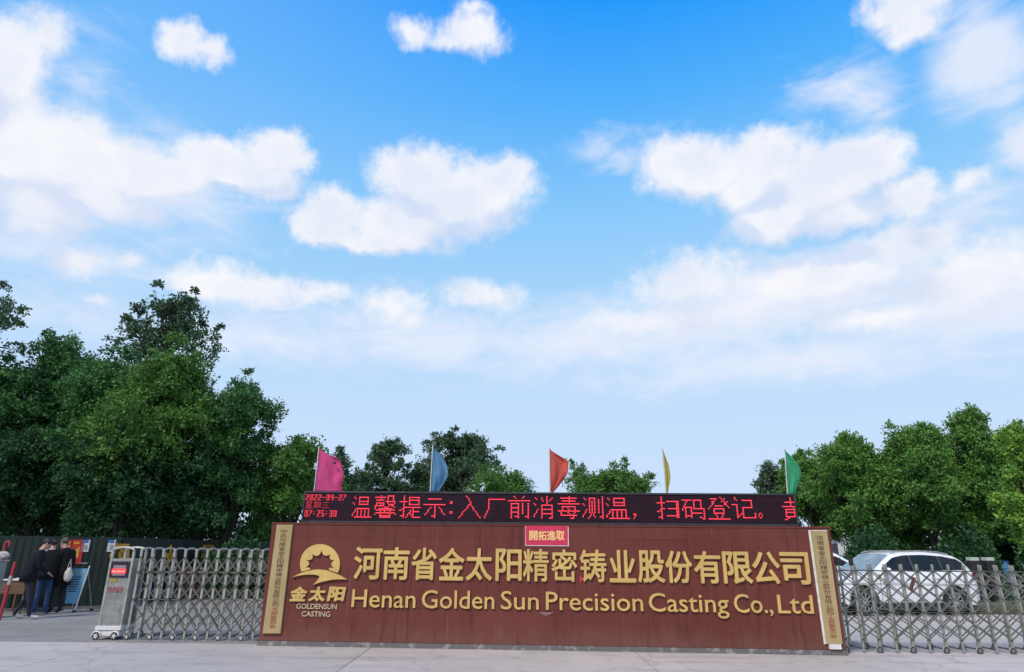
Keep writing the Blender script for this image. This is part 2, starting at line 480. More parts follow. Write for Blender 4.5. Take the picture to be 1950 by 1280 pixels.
def text_mesh(s, offset=0.0, extrude=.0):
    key = (s, offset, extrude)
    if key not in _cache:
        cu = bpy.data.curves.new('glyph', 'FONT'); cu.body = s; cu.size = 1; cu.offset = offset; cu.extrude = extrude
        cu.resolution_u = 3
        o = bpy.data.objects.new('glyph', cu); COL.objects.link(o)
        bpy.context.view_layer.update()
        me = bpy.data.meshes.new_from_object(o.evaluated_get(bpy.context.evaluated_depsgraph_get()))
        bpy.data.objects.remove(o); bpy.data.curves.remove(cu)
        _cache[key] = me
    return _cache[key]


def text_bm(s, offset=0.0, extrude=.5):
    bm = bmesh.new(); bm.from_mesh(text_mesh(s, offset, extrude))
    bmesh.ops.remove_doubles(bm, verts=bm.verts[:], dist=1e-5)
    return bm


def bounds(bm):
    xs = [v.co.x for v in bm.verts]; ys = [v.co.y for v in bm.verts]
    return min(xs), max(xs), min(ys), max(ys)


def glyph(name, s, m, parent, u0, u1, v0, v1, depth, y, offset=.0, shear=0.0):
    """one raised character filling a box on the plane local y (front faces -y)"""
    bm = text_bm(s, 0)
    if offset > .005:
        # heavier strokes: overlapping shifted copies, each a hair further back than the last
        k = offset; src = bm.copy(); nsrc = len(src.verts)
        for i_, (dx_, dy_) in enumerate(((k, 0), (-k, 0), (0, k), (0, -k), (k * .75, k * .75), (-k * .75, k * .75), (k * .75, -k * .75), (-k * .75, -k * .75))):
            mp = {}
            for v in src.verts: mp[v] = bm.verts.new((v.co.x + dx_, v.co.y + dy_, v.co.z - .012 * (i_ + 1)))
            for f in src.faces: bm.faces.new([mp[v] for v in f.verts])
        src.free()
    a, b, c, d = bounds(bm)
    for v in bm.verts:
        x = (v.co.x - a) / (b - a); z = (v.co.y - c) / (d - c)
        v.co = Vector((u0 + x * (u1 - u0) + shear * (z - .5), y - (v.co.z + .5) * depth, v0 + z * (v1 - v0)))
    return obj(name, bm, m, parent)


def islands(bm):
    seen = set(); out = []
    for v in bm.verts:
        if v in seen: continue
        st_ = [v]; isl = []
        seen.add(v)
        while st_:
            q = st_.pop(); isl.append(q)
            for e in q.link_edges:
                o = e.other_vert(q)
                if o not in seen: seen.add(o); st_.append(o)
        out.append(isl)
    return out


def word(s, m, parent, u0, u1, base, cap, depth, y, offset=0.0, name='letter'):
    """a word fitted to u0..u1; baseline height and cap height given; one object per letter"""
    H = text_bm('H', 0); ch = bounds(H)[3]; H.free()
    bm = text_bm(s, offset); a, b, c, d = bounds(bm)
    isl = islands(bm)
    grp = []
    for i in sorted(isl, key=lambda i: min(v.co.x for v in i)):
        x0 = min(v.co.x for v in i); x1 = max(v.co.x for v in i)
        if grp and x0 < grp[-1][1] - .25 * (x1 - x0): grp[-1][2].extend(i); grp[-1][1] = max(grp[-1][1], x1)
        else: grp.append([x0, x1, list(i)])
    k = (u1 - u0) / (b - a)
    for g in grp:
        vs = set(g[2]); nb = bmesh.new(); mp = {}
        for v in g[2]:
            mp[v] = nb.verts.new((u0 + (v.co.x - a) * k, y - (v.co.z + .5) * depth, base + v.co.y / ch * cap))
        for f in bm.faces:
            if f.verts[0] in vs: nb.faces.new([mp[v] for v in f.verts])
        obj(name, nb, m, parent)
    bm.free()


# ------------------------------------------------------------------ ground
gnd = tag(obj('ground', B((-400, -60, -.5), (400, 900, -.06)), M['asphalt']), kind='structure')
SLAB_X = [ground(670, 1259).x, ground(1233, 1262).x]
sw = SLAB_X[1] - SLAB_X[0]
slab_me = None; slab_dirty = None
GATE_Y = ground(300, 1219).y
GATE_YR = ground(1800, 1245).y
bm = B((0, 0, -.06), (sw - .012, 4.99, 0), .004)
for i in range(-4, 7):
    for j in range(-2, 3):
        if j < 0 and i < 2: continue
        x0 = SLAB_X[0] + i * sw; y0 = GATE_Y - .35 - 5.0 * (j + 1) + (.0 if j else 0)
        if slab_me is None:
            o = obj('slab', bm, M['concrete'], gnd, (x0 + .006, y0, 0)); slab_me = o.data
        else: o = inst('slab', slab_me, gnd, (x0 + .006, y0, 0))
        if i < 0:
            if slab_dirty is None: slab_dirty = slab_me.copy(); slab_dirty.materials[0] = M['concrete_dirty']
            o.data = slab_dirty
yard = tag(obj('yard', B((-40, GATE_Y - .345, -.058), (60, 58, -.004)), M['asphalt']), kind='structure')
gbm = bmesh.new()
rng = random.Random(5)

# ------------------------------------------------------------------ sign wall
WL = ground(491, 1229.5); WR = ground(1613, 1248.5)
wx = (WR - WL); WW = wx.length; wx.normalize(); wn = Vector((wx.y, -wx.x, 0))       # outward normal, towards the camera
wyaw = math.atan2(wx.y, wx.x)


def on_wall(px, py, off=0.0):
    p0 = WL + wn * off; d = ray(px, py)
    t = (p0 - EYE).dot(wn) / d.dot(wn)
    q = EYE + d * t
    return (q - WL).dot(wx), q.z


WH = (on_wall(521, 995)[1] + on_wall(1578, 1003)[1]) / 2
uL = on_wall(521, 995)[0]; uR = on_wall(1578, 1003)[0]
print('wall', WL, WR, WW, WH, 'top u', uL, uR)
wall = thing('sign_wall', 'long low red-brown entrance wall with gold company lettering and emblem', 'wall', WL, wyaw)
DEP = .55
obj('core', B((.03, .03, 0), (WW - .03, DEP, WH - .01)), M['plinth'], wall)
# plinth strip along the foot, chipped
bm = bmesh.new(); box(bm, (-.012, -.02, 0), (WW + .012, .028, .075))
obj('plinth', bm, M['plinth'], wall)
ROWS = [.078, .62, 1.16, WH - .235, WH - .03]
NC = 8
r2 = random.Random(3)
for r in range(4):
    for c in range(NC):
        x0 = c * WW / NC; x1 = (c + 1) * WW / NC
        f = r2.uniform(0, .003)
        obj('cladding_panel', B((x0 + .001, -f, ROWS[r] + .001), (x1 - .001, .03, ROWS[r + 1] - .001), .001), M['wall'], wall)
obj('coping', B((-.01, -.012, WH - .03), (WW + .01, DEP + .01, WH), .003), M['wall'], wall)
for x0, x1 in ((-.004, .03), (WW - .03, WW + .004)):
    obj('end_panel', B((x0, .031, .0), (x1, DEP, WH - .031)), M['wall'], wall)


def wbox(x0, x1, y0, y1):
    """pixel box to wall box"""
    a = on_wall(x0, (y0 + y1) / 2)[0]; b = on_wall(x1, (y0 + y1) / 2)[0]
    return a, b, on_wall((x0 + x1) / 2, y1)[1], on_wall((x0 + x1) / 2, y0)[1]


main = [('河', 675, 728), ('南', 730, 780), ('省', 784, 832), ('金', 836, 885), ('太', 888, 937.5), ('阳', 944, 993.5), ('精', 996, 1045), ('密', 1050, 1099),
        ('铸', 1104, 1154.6), ('业', 1160, 1210), ('股', 1214, 1265), ('份', 1266.6, 1317.5), ('有', 1321, 1372), ('限', 1376, 1431), ('公', 1432, 1484), ('司', 1486, 1540)]
for ch, a, b in main:
    t = ((a + b) / 2 - 700) / 813
    y0 = 1041.5 + 10 * t; y1 = 1103.5 + 9.5 * t
    glyph('letter', ch, M['gold'], wall, *wbox(a, b, y0, y1), .035, -.004, .014 if ch in '密铸精' else .019)
for s, a, b in (('Henan', 671, 792), ('Golden', 804, 941.6), ('Sun', 954, 1026), ('Precision', 1039.5, 1224), ('Casting', 1235, 1386.5), ('Co.,', 1397, 1470), ('Ltd', 1480, 1547)):
    xm = (a + b) / 2; t = (xm - 730) / 783
    yb = 1156.5 + 11.3 * t; yt = 1123 + 10 * t
    u0 = on_wall(a, (yb + yt) / 2)[0]; u1 = on_wall(b, (yb + yt) / 2)[0]
    vb = on_wall(xm, yb)[1]; vt = on_wall(xm, yt)[1]
    word(s, M['gold'], wall, u0, u1, vb, vt - vb, .03, -.004, .003)
for ch, a, b in (('金', 553, 586.5), ('太', 589.5, 622), ('阳', 625, 658.6)):
    glyph('letter', ch, M['gold'], wall, *wbox(a + 1, b - 1, 1117, 1145), .03, -.004, .042, .03)
for s, a, b, y0, y1 in (('GOLDENSUN', 565, 642, 1150, 1159.5), ('CASTING', 575, 629.6, 1164.5, 1174)):
    u0, u1, v0, v1 = wbox(a, b, y0, y1)
    word(s, M['gold_dark'], wall, u0, u1, v0, v1 - v0, .015, -.004, .012)


def lg(x, y):
    return on_wall(540 + x / 7.53, 1020 + y / 7.53)


ring = []
c0 = (530, 408); R0 = 285
a0 = math.atan2(525 - c0[1], 250 - c0[0]); a1 = math.atan2(535 - c0[1], 790 - c0[0])
a0 = a0 if a0 > 0 else a0 + 2 * math.pi
n = 40
for k in range(n + 1):
    a = a0 + (a1 + 2 * math.pi - a0) * k / n
    ring.append((c0[0] + R0 * math.cos(a), c0[1] + R0 * math.sin(a) * 1.0))
ring += [(725, 515), (662, 492)]
spikes = [(662, 492), (738, 465), (742, 355), (686, 262), (556, 195), (412, 255), (338, 352), (320, 458), (385, 488)]
cen = (535, 400)
for (x0, y0), (x1, y1) in zip(spikes, spikes[1:]):
    mx_, my_ = (x0 + x1) / 2, (y0 + y1) / 2
    L = math.hypot(x1 - x0, y1 - y0); dx, dy = cen[0] - mx_, cen[1] - my_; dl = math.hypot(dx, dy)
    for k in range(1, 7):
        t = k / 7; bulge = math.sin(math.pi * t) ** .75 * L * .42
        ring.append((x0 + (x1 - x0) * t + dx / dl * bulge, y0 + (y1 - y0) * t + dy / dl * bulge))
    ring.append((x1, y1))
ring += [(320, 505)]
obj('emblem_sun', prism(bmesh.new(), [lg(*p) for p in ring], -.036, -.004), M['gold'], wall)
sw_ = [(133, 597), (230, 548), (330, 512), (430, 490), (520, 485), (610, 495), (700, 520), (780, 552), (850, 588), (915, 628), (860, 626), (780, 626), (680, 636),
       (590, 655), (510, 678), (430, 708), (470, 668), (505, 625), (525, 592), (518, 575), (490, 565), (430, 558), (360, 557), (280, 565), (200, 580)]
obj('emblem_ray', prism(bmesh.new(), [lg(*p) for p in sw_], -.042, -.004), M['gold'], wall)
# torn scrap of film under the lettering and a few flakes stuck on letters
for pts in ([(1024, 1166), (1056, 1166), (1040, 1173)], [(1104, 1094), (1110, 1103), (1104, 1111)]):
    q = [on_wall(*p) for p in pts]
    obj('torn_scrap', prism(bmesh.new(), q, -.012, -.005), mat('film_scrap', (.30, .17, .15), (.2, .1, .09), 30, .4) if pts[0][0] < 1100 else M['notice_red'], wall)

# paper notice
nt = thing('paper_notice', 'small red paper notice with gold characters taped below the LED display', 'notice', WL, wyaw)
u0, u1, v0, v1 = wbox(1000, 1083, 1001, 1040)
obj('backing', B((u0, -.0095, v0), (u1, -.0062, v1)), M['notice_white'], nt)
obj('sheet', B((u0 + .008, -.0125, v0 + .014), (u1 - .016, -.0102, v1 - .006)), M['notice_red'], nt)
for ch, a, b in (('開', 1008, 1024), ('拓', 1025, 1041), ('進', 1042, 1058), ('取', 1059, 1075)):
    glyph('character', ch, M['notice_gold'], nt, *wbox(a, b, 1011, 1029), .002, -.0135, .025)


def plaque(px_tl, px_tr, px_br, px_bl, s, x0, x1, ytop, ybot, label, extra, xb0, xb1):
    t = thing('brass_plaque', label, 'plaque', WL, wyaw, 'vertical brass plaques at the wall ends')
    q = [on_wall(*p, .03) for p in (px_bl, px_br, px_tr, px_tl)]
    obj('plate', prism(bmesh.new(), q, -.042, -.024), M['brass'], t)
    q2 = [on_wall(*p, .03) for p in (px_bl, px_br, px_tr, px_tl)]
    d = .012
    q2 = [(q2[0][0] - extra - d, q2[0][1] - d * .6), (q2[1][0] + d * .5, q2[1][1] - d * .6), (q2[2][0] + d * .5, q2[2][1] + d), (q2[3][0] - extra - d, q2[3][1] + d)]
    obj('foam_backing', prism(bmesh.new(), q2, -.0235, -.0045), M['foam'] if extra else M['brass'], t)
    nn = len(s)
    for i, ch in enumerate(s):
        f = (i + .5) / nn
        cy = ytop + (ybot - ytop) * f; cx0 = x0 + (xb0 - x0) * f; cx1 = x1 + (xb1 - x1) * f
        hh = (ybot - ytop) / nn * .46
        a = on_wall(cx0, cy, .045); b = on_wall(cx1, cy, .045)
        z0 = on_wall((cx0 + cx1) / 2, cy + hh, .045)[1]; z1 = on_wall((cx0 + cx1) / 2, cy - hh, .045)[1]
        red = (i > nn - 6)
        glyph('character', ch, M['ink_red'] if red else M['ink'], t, a[0], b[0], z0, z1, .0025, -.043)
    return t


plaque((528, 1000.5), (557.5, 1000.5), (534, 1206), (501, 1206), '中共河南省金太阳精密铸业股份有限公司支部委员会', 535, 547, 1008, 1197,
       'upright brass plaque at the left end of the red-brown wall', 0, 512.5, 525)
pr = plaque((1543.5, 1011), (1574.5, 1011), (1604, 1226), (1573.5, 1226), '河南省金太阳精密铸业股份有限公司工会委员会', 1554, 1567, 1020, 1216,
            'upright brass plaque with white foam edge at the right end of the wall', .02, 1581.5, 1594.5)
a = on_wall(1579, 1227, .05); b = on_wall(1603, 1237, .05)
obj('bottom_block', B((a[0], -.06, b[1]), (b[0], -.006, a[1]), .004), M['foam'], pr)

# ------------------------------------------------------------------ LED display on the wall top
OFF = .0
x0 = on_wall(573.5, 996)[0]; x1 = on_wall(1520.5, 999)[0]
LZ0 = WH + .004; LZ1 = (on_wall(580, 935)[1] + on_wall(1517, 941)[1]) / 2
led = thing('led_display', 'long black LED message board with red scrolling Chinese text on the wall top', 'LED display', WL, wyaw)
obj('casing', B((x0 + .02, .02, LZ0), (x1 - .02, .22, LZ1 - .0), .004), M['led_frame'], led)
obj('screen', B((x0 + .03, .008, LZ0 + .035), (x1 - .03, .018, LZ1 - .03)), M['led_panel'], led)
fw = .03
for nm, lo, hi in (('frame_rail', (x0, -.006, LZ0), (x1, .0195, LZ0 + .03)), ('frame_rail', (x0, -.006, LZ1 - .028), (x1, .0195, LZ1 + .002)),
                   ('frame_stile', (x0, -.006, LZ0 + .0305), (x0 + .025, .0195, LZ1 - .0285)), ('frame_stile', (x1 - .025, -.006, LZ0 + .0305), (x1, .0195, LZ1 - .0285))):
    obj(nm, B(lo, hi, .003), M['led_frame'], led)


def L(*a): return ('L',) + a
def line(x0, y0, x1, y1):
    n = max(abs(x1 - x0), abs(y1 - y0)); return {(round(x0 + (x1 - x0) * k / max(n, 1)), round(y0 + (y1 - y0) * k / max(n, 1))) for k in range(n + 1)}


WATER = [(1, 1, 2, 2), (0, 5, 1, 6), (0, 13, 3, 9), (0, 14, 0, 14)]
HAND = [(0, 4, 5, 4), (3, 0, 3, 14), (0, 10, 5, 8), (1, 14, 3, 15)]
G = {
    '温': WATER + [(5, 1, 12, 1), (5, 1, 5, 6), (12, 1, 12, 6), (5, 4, 12, 4), (5, 6, 12, 6), (4, 9, 13, 9), (4, 9, 4, 14), (7, 9, 7, 14), (10, 9, 10, 14), (13, 9, 13, 14), (2, 15, 15, 15)],
    '馨': [(0, 1, 7, 1), (4, 0, 4, 3), (1, 3, 6, 3), (1, 5, 6, 5), (1, 5, 0, 9), (6, 5, 6, 7), (4, 5, 4, 7), (1, 7, 6, 7), (9, 0, 9, 3), (9, 0, 13, 0), (13, 0, 13, 3), (8, 4, 14, 4), (9, 5, 14, 8), (14, 5, 8, 8),
          (1, 10, 14, 10), (3, 9, 12, 9), (7, 8, 7, 12), (6, 10, 0, 13), (9, 10, 15, 13), (4, 12, 11, 12), (4, 12, 4, 15), (11, 12, 11, 15), (4, 14, 11, 14), (4, 15, 11, 15)],
    '提': HAND + [(7, 1, 14, 1), (7, 1, 7, 6), (14, 1, 14, 6), (7, 3, 14, 3), (7, 6, 14, 6), (6, 8, 15, 8), (10, 8, 10, 14), (10, 11, 14, 11), (8, 10, 8, 12), (7, 12, 5, 15), (8, 13, 10, 15), (10, 15, 15, 15)],
    '示': [(3, 2, 12, 2), (0, 6, 15, 6), (8, 6, 8, 15), (6, 14, 8, 15), (5, 8, 1, 13), (11, 8, 15, 13)],
    ':': [(7, 4, 8, 4), (7, 5, 8, 5), (7, 11, 8, 11), (7, 12, 8, 12)],
    '入': [(5, 0, 7, 2), (7, 2, 8, 6), (8, 5, 0, 15), (8, 6, 15, 15)],
    '厂': [(3, 2, 15, 2), (3, 2, 3, 8), (3, 8, 0, 15)],
    '前': [(4, 0, 5, 1), (11, 0, 10, 1), (0, 3, 15, 3), (2, 5, 2, 15), (2, 5, 7, 5), (7, 5, 7, 15), (2, 8, 7, 8), (2, 11, 7, 11), (5, 14, 7, 15), (10, 5, 10, 12), (14, 5, 14, 15), (12, 14, 14, 15)],
    '消': WATER + [(10, 0, 10, 5), (6, 1, 7, 3), (14, 1, 12, 3), (6, 6, 14, 6), (6, 6, 6, 15), (14, 6, 14, 15), (6, 9, 14, 9), (6, 12, 14, 12), (12, 15, 14, 15)],
    '毒': [(2, 1, 13, 1), (3, 3, 12, 3), (0, 5, 15, 5), (8, 0, 8, 5), (3, 7, 12, 7), (3, 7, 2, 13), (12, 7, 11, 15), (0, 10, 15, 10), (2, 13, 13, 13), (7, 8, 8, 9), (7, 11, 8, 12), (9, 15, 11, 15)],
    '测': WATER + [(5, 1, 9, 1), (5, 1, 5, 11), (9, 1, 9, 11), (7, 3, 7, 11), (7, 11, 4, 15), (8, 12, 9, 14), (12, 2, 12, 11), (15, 0, 15, 15), (13, 14, 15, 15)],
    '，': [(3, 12, 5, 12), (5, 13, 3, 15), (4, 13, 4, 13)],
    '扫': HAND + [(7, 3, 15, 3), (14, 3, 14, 14), (15, 3, 15, 14), (8, 8, 14, 8), (7, 13, 14, 13)],
    '码': [(0, 2, 6, 2), (3, 2, 0, 9), (2, 7, 2, 14), (2, 7, 6, 7), (6, 7, 6, 14), (2, 13, 6, 13), (8, 2, 13, 2), (13, 2, 13, 8), (8, 3, 8, 8), (8, 8, 15, 8), (15, 8, 15, 15), (7, 11, 13, 11), (12, 14, 15, 15)],
    '登': [(2, 1, 6, 1), (6, 1, 0, 8), (3, 3, 4, 4), (9, 0, 15, 7), (12, 1, 10, 3), (14, 3, 12, 5), (5, 6, 10, 6), (4, 8, 11, 8), (4, 8, 4, 11), (11, 8, 11, 11), (4, 11, 11, 11), (5, 12, 6, 14), (10, 12, 9, 14), (0, 15, 15, 15)],
    '记': [(2, 0, 3, 2), (0, 5, 3, 5), (3, 5, 3, 14), (3, 14, 6, 11), (7, 2, 13, 2), (13, 2, 13, 7), (7, 7, 13, 7), (7, 7, 7, 14), (7, 14, 15, 14), (15, 11, 15, 14)],
    '。': [(3, 11, 4, 11), (2, 12, 2, 13), (5, 12, 5, 13), (3, 14, 4, 14)],
    '黄': [(2, 3, 9, 3), (6, 0, 6, 5), (0, 6, 9, 6), (2, 8, 9, 8), (2, 8, 2, 13), (2, 10, 9, 10), (2, 13, 9, 13), (8, 6, 8, 13), (4, 14, 1, 15)],
    '星': [(3, 0, 12, 0), (3, 0, 3, 6), (12, 0, 12, 6), (3, 3, 12, 3), (3, 6, 12, 6), (3, 9, 13, 9), (8, 6, 8, 15), (2, 12, 13, 12), (0, 15, 15, 15), (4, 7, 1, 11)],
    '期': [(0, 2, 8, 2), (2, 0, 2, 11), (6, 0, 6, 11), (2, 5, 6, 5), (2, 8, 6, 8), (0, 11, 8, 11), (2, 12, 0, 15), (6, 12, 8, 15), (10, 1, 14, 1), (10, 1, 10, 11), (10, 11, 8, 15), (14, 1, 14, 15), (10, 5, 14, 5), (10, 9, 14, 9)],
    '三': [(1, 2, 14, 2), (2, 8, 13, 8), (0, 14, 15, 14)],
}
DIG = {'0': '7555557', '1': '2622227', '2': '7113647', '3': '7117117', '4': '5557111', '5': '7447117', '7': '7112244', '-': '0007000', ':': '0202200'}


def led_char(ch, px0, px1, py0, py1, m, cols=16):
    on = set()
    for a in G[ch]: on |= line(*a)
    # width 16 everywhere; py rows 16
    uu0 = on_wall(px0, (py0 + py1) / 2)[0]; uu1 = on_wall(px1, (py0 + py1) / 2)[0]
    z1 = on_wall((px0 + px1) / 2, py0)[1]; z0 = on_wall((px0 + px1) / 2, py1)[1]
    dots(on, uu0, uu1, z0, z1, cols, 16, m)


def dots(on, uu0, uu1, z0, z1, nc, nr, m, wx_=.49, wz_=.30):
    bm = bmesh.new(); du = (uu1 - uu0) / nc; dz = (z1 - z0) / nr
    for (x, y) in on:
        cx = uu0 + (x + .5) * du; cz = z1 - (y + .5) * dz
        v = [bm.verts.new(p) for p in ((cx - du * wx_, .0065, cz), (cx, .0045, cz - dz * wz_), (cx + du * wx_, .0065, cz), (cx, .0045, cz + dz * wz_),
                                       (cx - du * wx_ * .8, .0068, cz - dz * wz_), (cx + du * wx_ * .8, .0068, cz - dz * wz_), (cx + du * wx_ * .8, .0068, cz + dz * wz_), (cx - du * wx_ * .8, .0068, cz + dz * wz_))]
        bm.faces.new((v[4], v[1], v[3], v[7])); bm.faces.new((v[1], v[5], v[6], v[3]))
        bm.faces.new((v[0], v[4], v[7])); bm.faces.new((v[5], v[2], v[6]))
    bmesh.ops.recalc_face_normals(bm, faces=bm.faces[:])
    obj('lit_character', bm, m, led)


for ch, a, b in (('温', 671, 708), ('馨', 713, 755), ('提', 760, 801), ('示', 806, 848), (':', 838, 880), ('入', 873, 916), ('厂', 922, 962), ('前', 967, 1010), ('消', 1016, 1055),
                 ('毒', 1062, 1104), ('测', 1109, 1149), ('温', 1154, 1199), ('，', 1199, 1232), ('扫', 1251, 1293), ('码', 1299, 1342), ('登', 1348, 1390), ('记', 1394, 1439), ('。', 1439, 1472)):
    t = ((a + b) / 2 - 690) / 810
    led_char(ch, a, b, 943 + 3.5 * t, 986 + 4.5 * t, M['led_on'])
led_char('黄', 1490, 1532, 947, 991, M['led_on'])
for ch, a, b in (('星', 581, 595), ('期', 597, 611), ('三', 613, 626)): led_char(ch, a, b, 955, 968, M['led_dim'])
for s, a, b, y0, y1 in (('2022-04-27', 580, 659, 941.5, 953), ('07:25:30', 578, 641, 971.5, 984)):
    on = set()
    for i, ch in enumerate(s):
        for r_, h in enumerate(DIG[ch]):
            for k in range(3):
                if int(h) >> (2 - k) & 1: on.add((i * 5 + k + 1, r_)); (on.add((i * 5 + k + 1 + (1 if k == 2 else 0), r_)))
    uu0 = on_wall(a, (y0 + y1) / 2)[0]; uu1 = on_wall(b, (y0 + y1) / 2)[0]
    dots(on, uu0, uu1, on_wall((a + b) / 2, y1)[1], on_wall((a + b) / 2, y0)[1], len(s) * 5, 7, M['led_dim'])


# ------------------------------------------------------------------ flags behind the display
def back_plane(px, py, off=-.30):
    p0 = WL + wn * off; d = ray(px, py); t = (p0 - EYE).dot(wn) / d.dot(wn); q = EYE + d * t
    return (q - WL).dot(wx), q.z


def flag(color, label, top, bot, outline_w, hem, seed, lean=0.0, fold=1.0, y=.30):
    """top/bot: pixel ends of the hoist; outline_w: cloth widths in px at equal steps from the top to the bottom"""
    u_t, z_t = back_plane(*top); u_b, z_b = back_plane(*bot)
    t = thing('flag', label, 'flag', WL, wyaw, 'coloured flags behind the LED display')
    zb = WH - .25
    ub = u_b + (u_b - u_t) / (z_t - z_b) * (z_b - zb)
    bm = tube(bmesh.new(), [(ub, y, zb), (u_t, y, z_t + .004)], .009, 8)
    obj('pole', bm, M['pole'], t)
    ppm = (back_plane(top[0] + 10, top[1])[0] - u_t) / 10
    rg = random.Random(seed); NR = 22; NCc = 14
    bm = bmesh.new(); g = []
    ph = rg.uniform(0, 6)
    for r in range(NR + 1):
        f = r / NR; k = f * (len(outline_w) - 1); i = min(int(k), len(outline_w) - 2)
        wd = (outline_w[i] + (outline_w[i + 1] - outline_w[i]) * (k - i)) * ppm
        row = []
        for c in range(NCc + 1):
            s = c / NCc
            x = u_t + (u_b - u_t) * f + wd * s + .012
            z = z_t + (z_b - z_t) * f - hem * s * (1 - f) * ppm * 10
            yy = y + fold * (.05 * math.sin(s * 9 + f * 3 + ph) * s + .03 * math.sin(s * 17 - f * 6 + ph * 2) * s + .10 * s)
            row.append(bm.verts.new((x, yy, z)))
        g.append(row)
    for r in range(NR):
        for c in range(NCc): bm.faces.new((g[r][c], g[r + 1][c], g[r + 1][c + 1], g[r][c + 1]))
    bmesh.ops.solidify(bm, geom=bm.faces[:], thickness=.002)
    obj('cloth', bm, color, t, smooth=True)
    return t


fp = flag(flag_mat('pink_cloth', (.95, .17, .42)), 'pink flag with a small hole above the left end of the LED board', (607.5, 851), (598, 936), [2, 32, 42, 46, 49, 50, 48, 47, 50], 1.0, 1, fold=.7)
u, z = back_plane(638.5, 882)
obj('tear', tube(bmesh.new(), [(u, .26, z - .02), (u, .262, z + .02)], [.028, .024], 7), M['black'], fp)
flag(flag_mat('blue_cloth', (.25, .50, .68)), 'light blue flag above the left part of the LED board', (824, 850), (819, 936), [1, 13, 20, 26, 29, 30, 26, 20, 14], .4, 2)
flag(flag_mat('red_cloth', (.90, .22, .17)), 'salmon red flag above the middle of the LED board', (1045.5, 852), (1047, 937), [1, 16, 34, 35, 34, 30, 22, 14, 5], .4, 3)
flag(flag_mat('yellow_cloth', (.80, .70, .20)), 'narrow furled yellow flag above the right part of the LED board', (1261, 854), (1268, 938), [0.5, 3, 6, 9, 10, 11, 10, 7, 4], .0, 4, fold=.8)
flag(flag_mat('green_cloth', (.13, .62, .33)), 'green flag above the right end of the LED board', (1494, 854), (1499.5, 940), [1, 14, 24, 31, 34, 32, 26, 21, 17], .4, 5)


# ------------------------------------------------------------------ sliding gates
def wheel_mesh(r=.05, wd=.03):
    bm = bmesh.new()
    n = 16
    prof = [(r * .72, -wd / 2), (r, -wd / 2), (r, wd / 2), (r * .72, wd / 2)]
    rings = [[Vector((rr * math.cos(k / n * 2 * math.pi), yy, rr * math.sin(k / n * 2 * math.pi))) for rr, yy in prof] for k in range(n)]
    R = [[bm.verts.new(p) for p in q] for q in rings]
    for k in range(n):
        for j in range(4): bm.faces.new((R[k][j], R[k][(j + 1) % 4], R[(k + 1) % n][(j + 1) % 4], R[(k + 1) % n][j]))
    bmesh.ops.recalc_face_normals(bm, faces=bm.faces[:])
    return bm


def hub_mesh(r=.036, wd=.03):
    bm = bmesh.new()
    for k in range(5):
        a = k / 5 * 2 * math.pi
        bar(bm, (0, -wd * .42, 0), (r * math.cos(a), -wd * .42, r * math.sin(a)), r * .38, .008)
    tube(bm, [(0, -wd * .5, 0), (0, wd * .5, 0)], r * .32, 8)
    return bm


TY = obj('tyre', wheel_mesh(), M['rubber']).data
HB = obj('hub', hub_mesh(), M['white_plastic']).data
HB2 = HB.copy(); HB2.materials[0] = M['steel_worn']
for nm in ('tyre', 'hub'): bpy.data.objects.remove(bpy.data.objects[nm])


def gate_z(px, py, Y):
    return at_y(px, py, Y).z


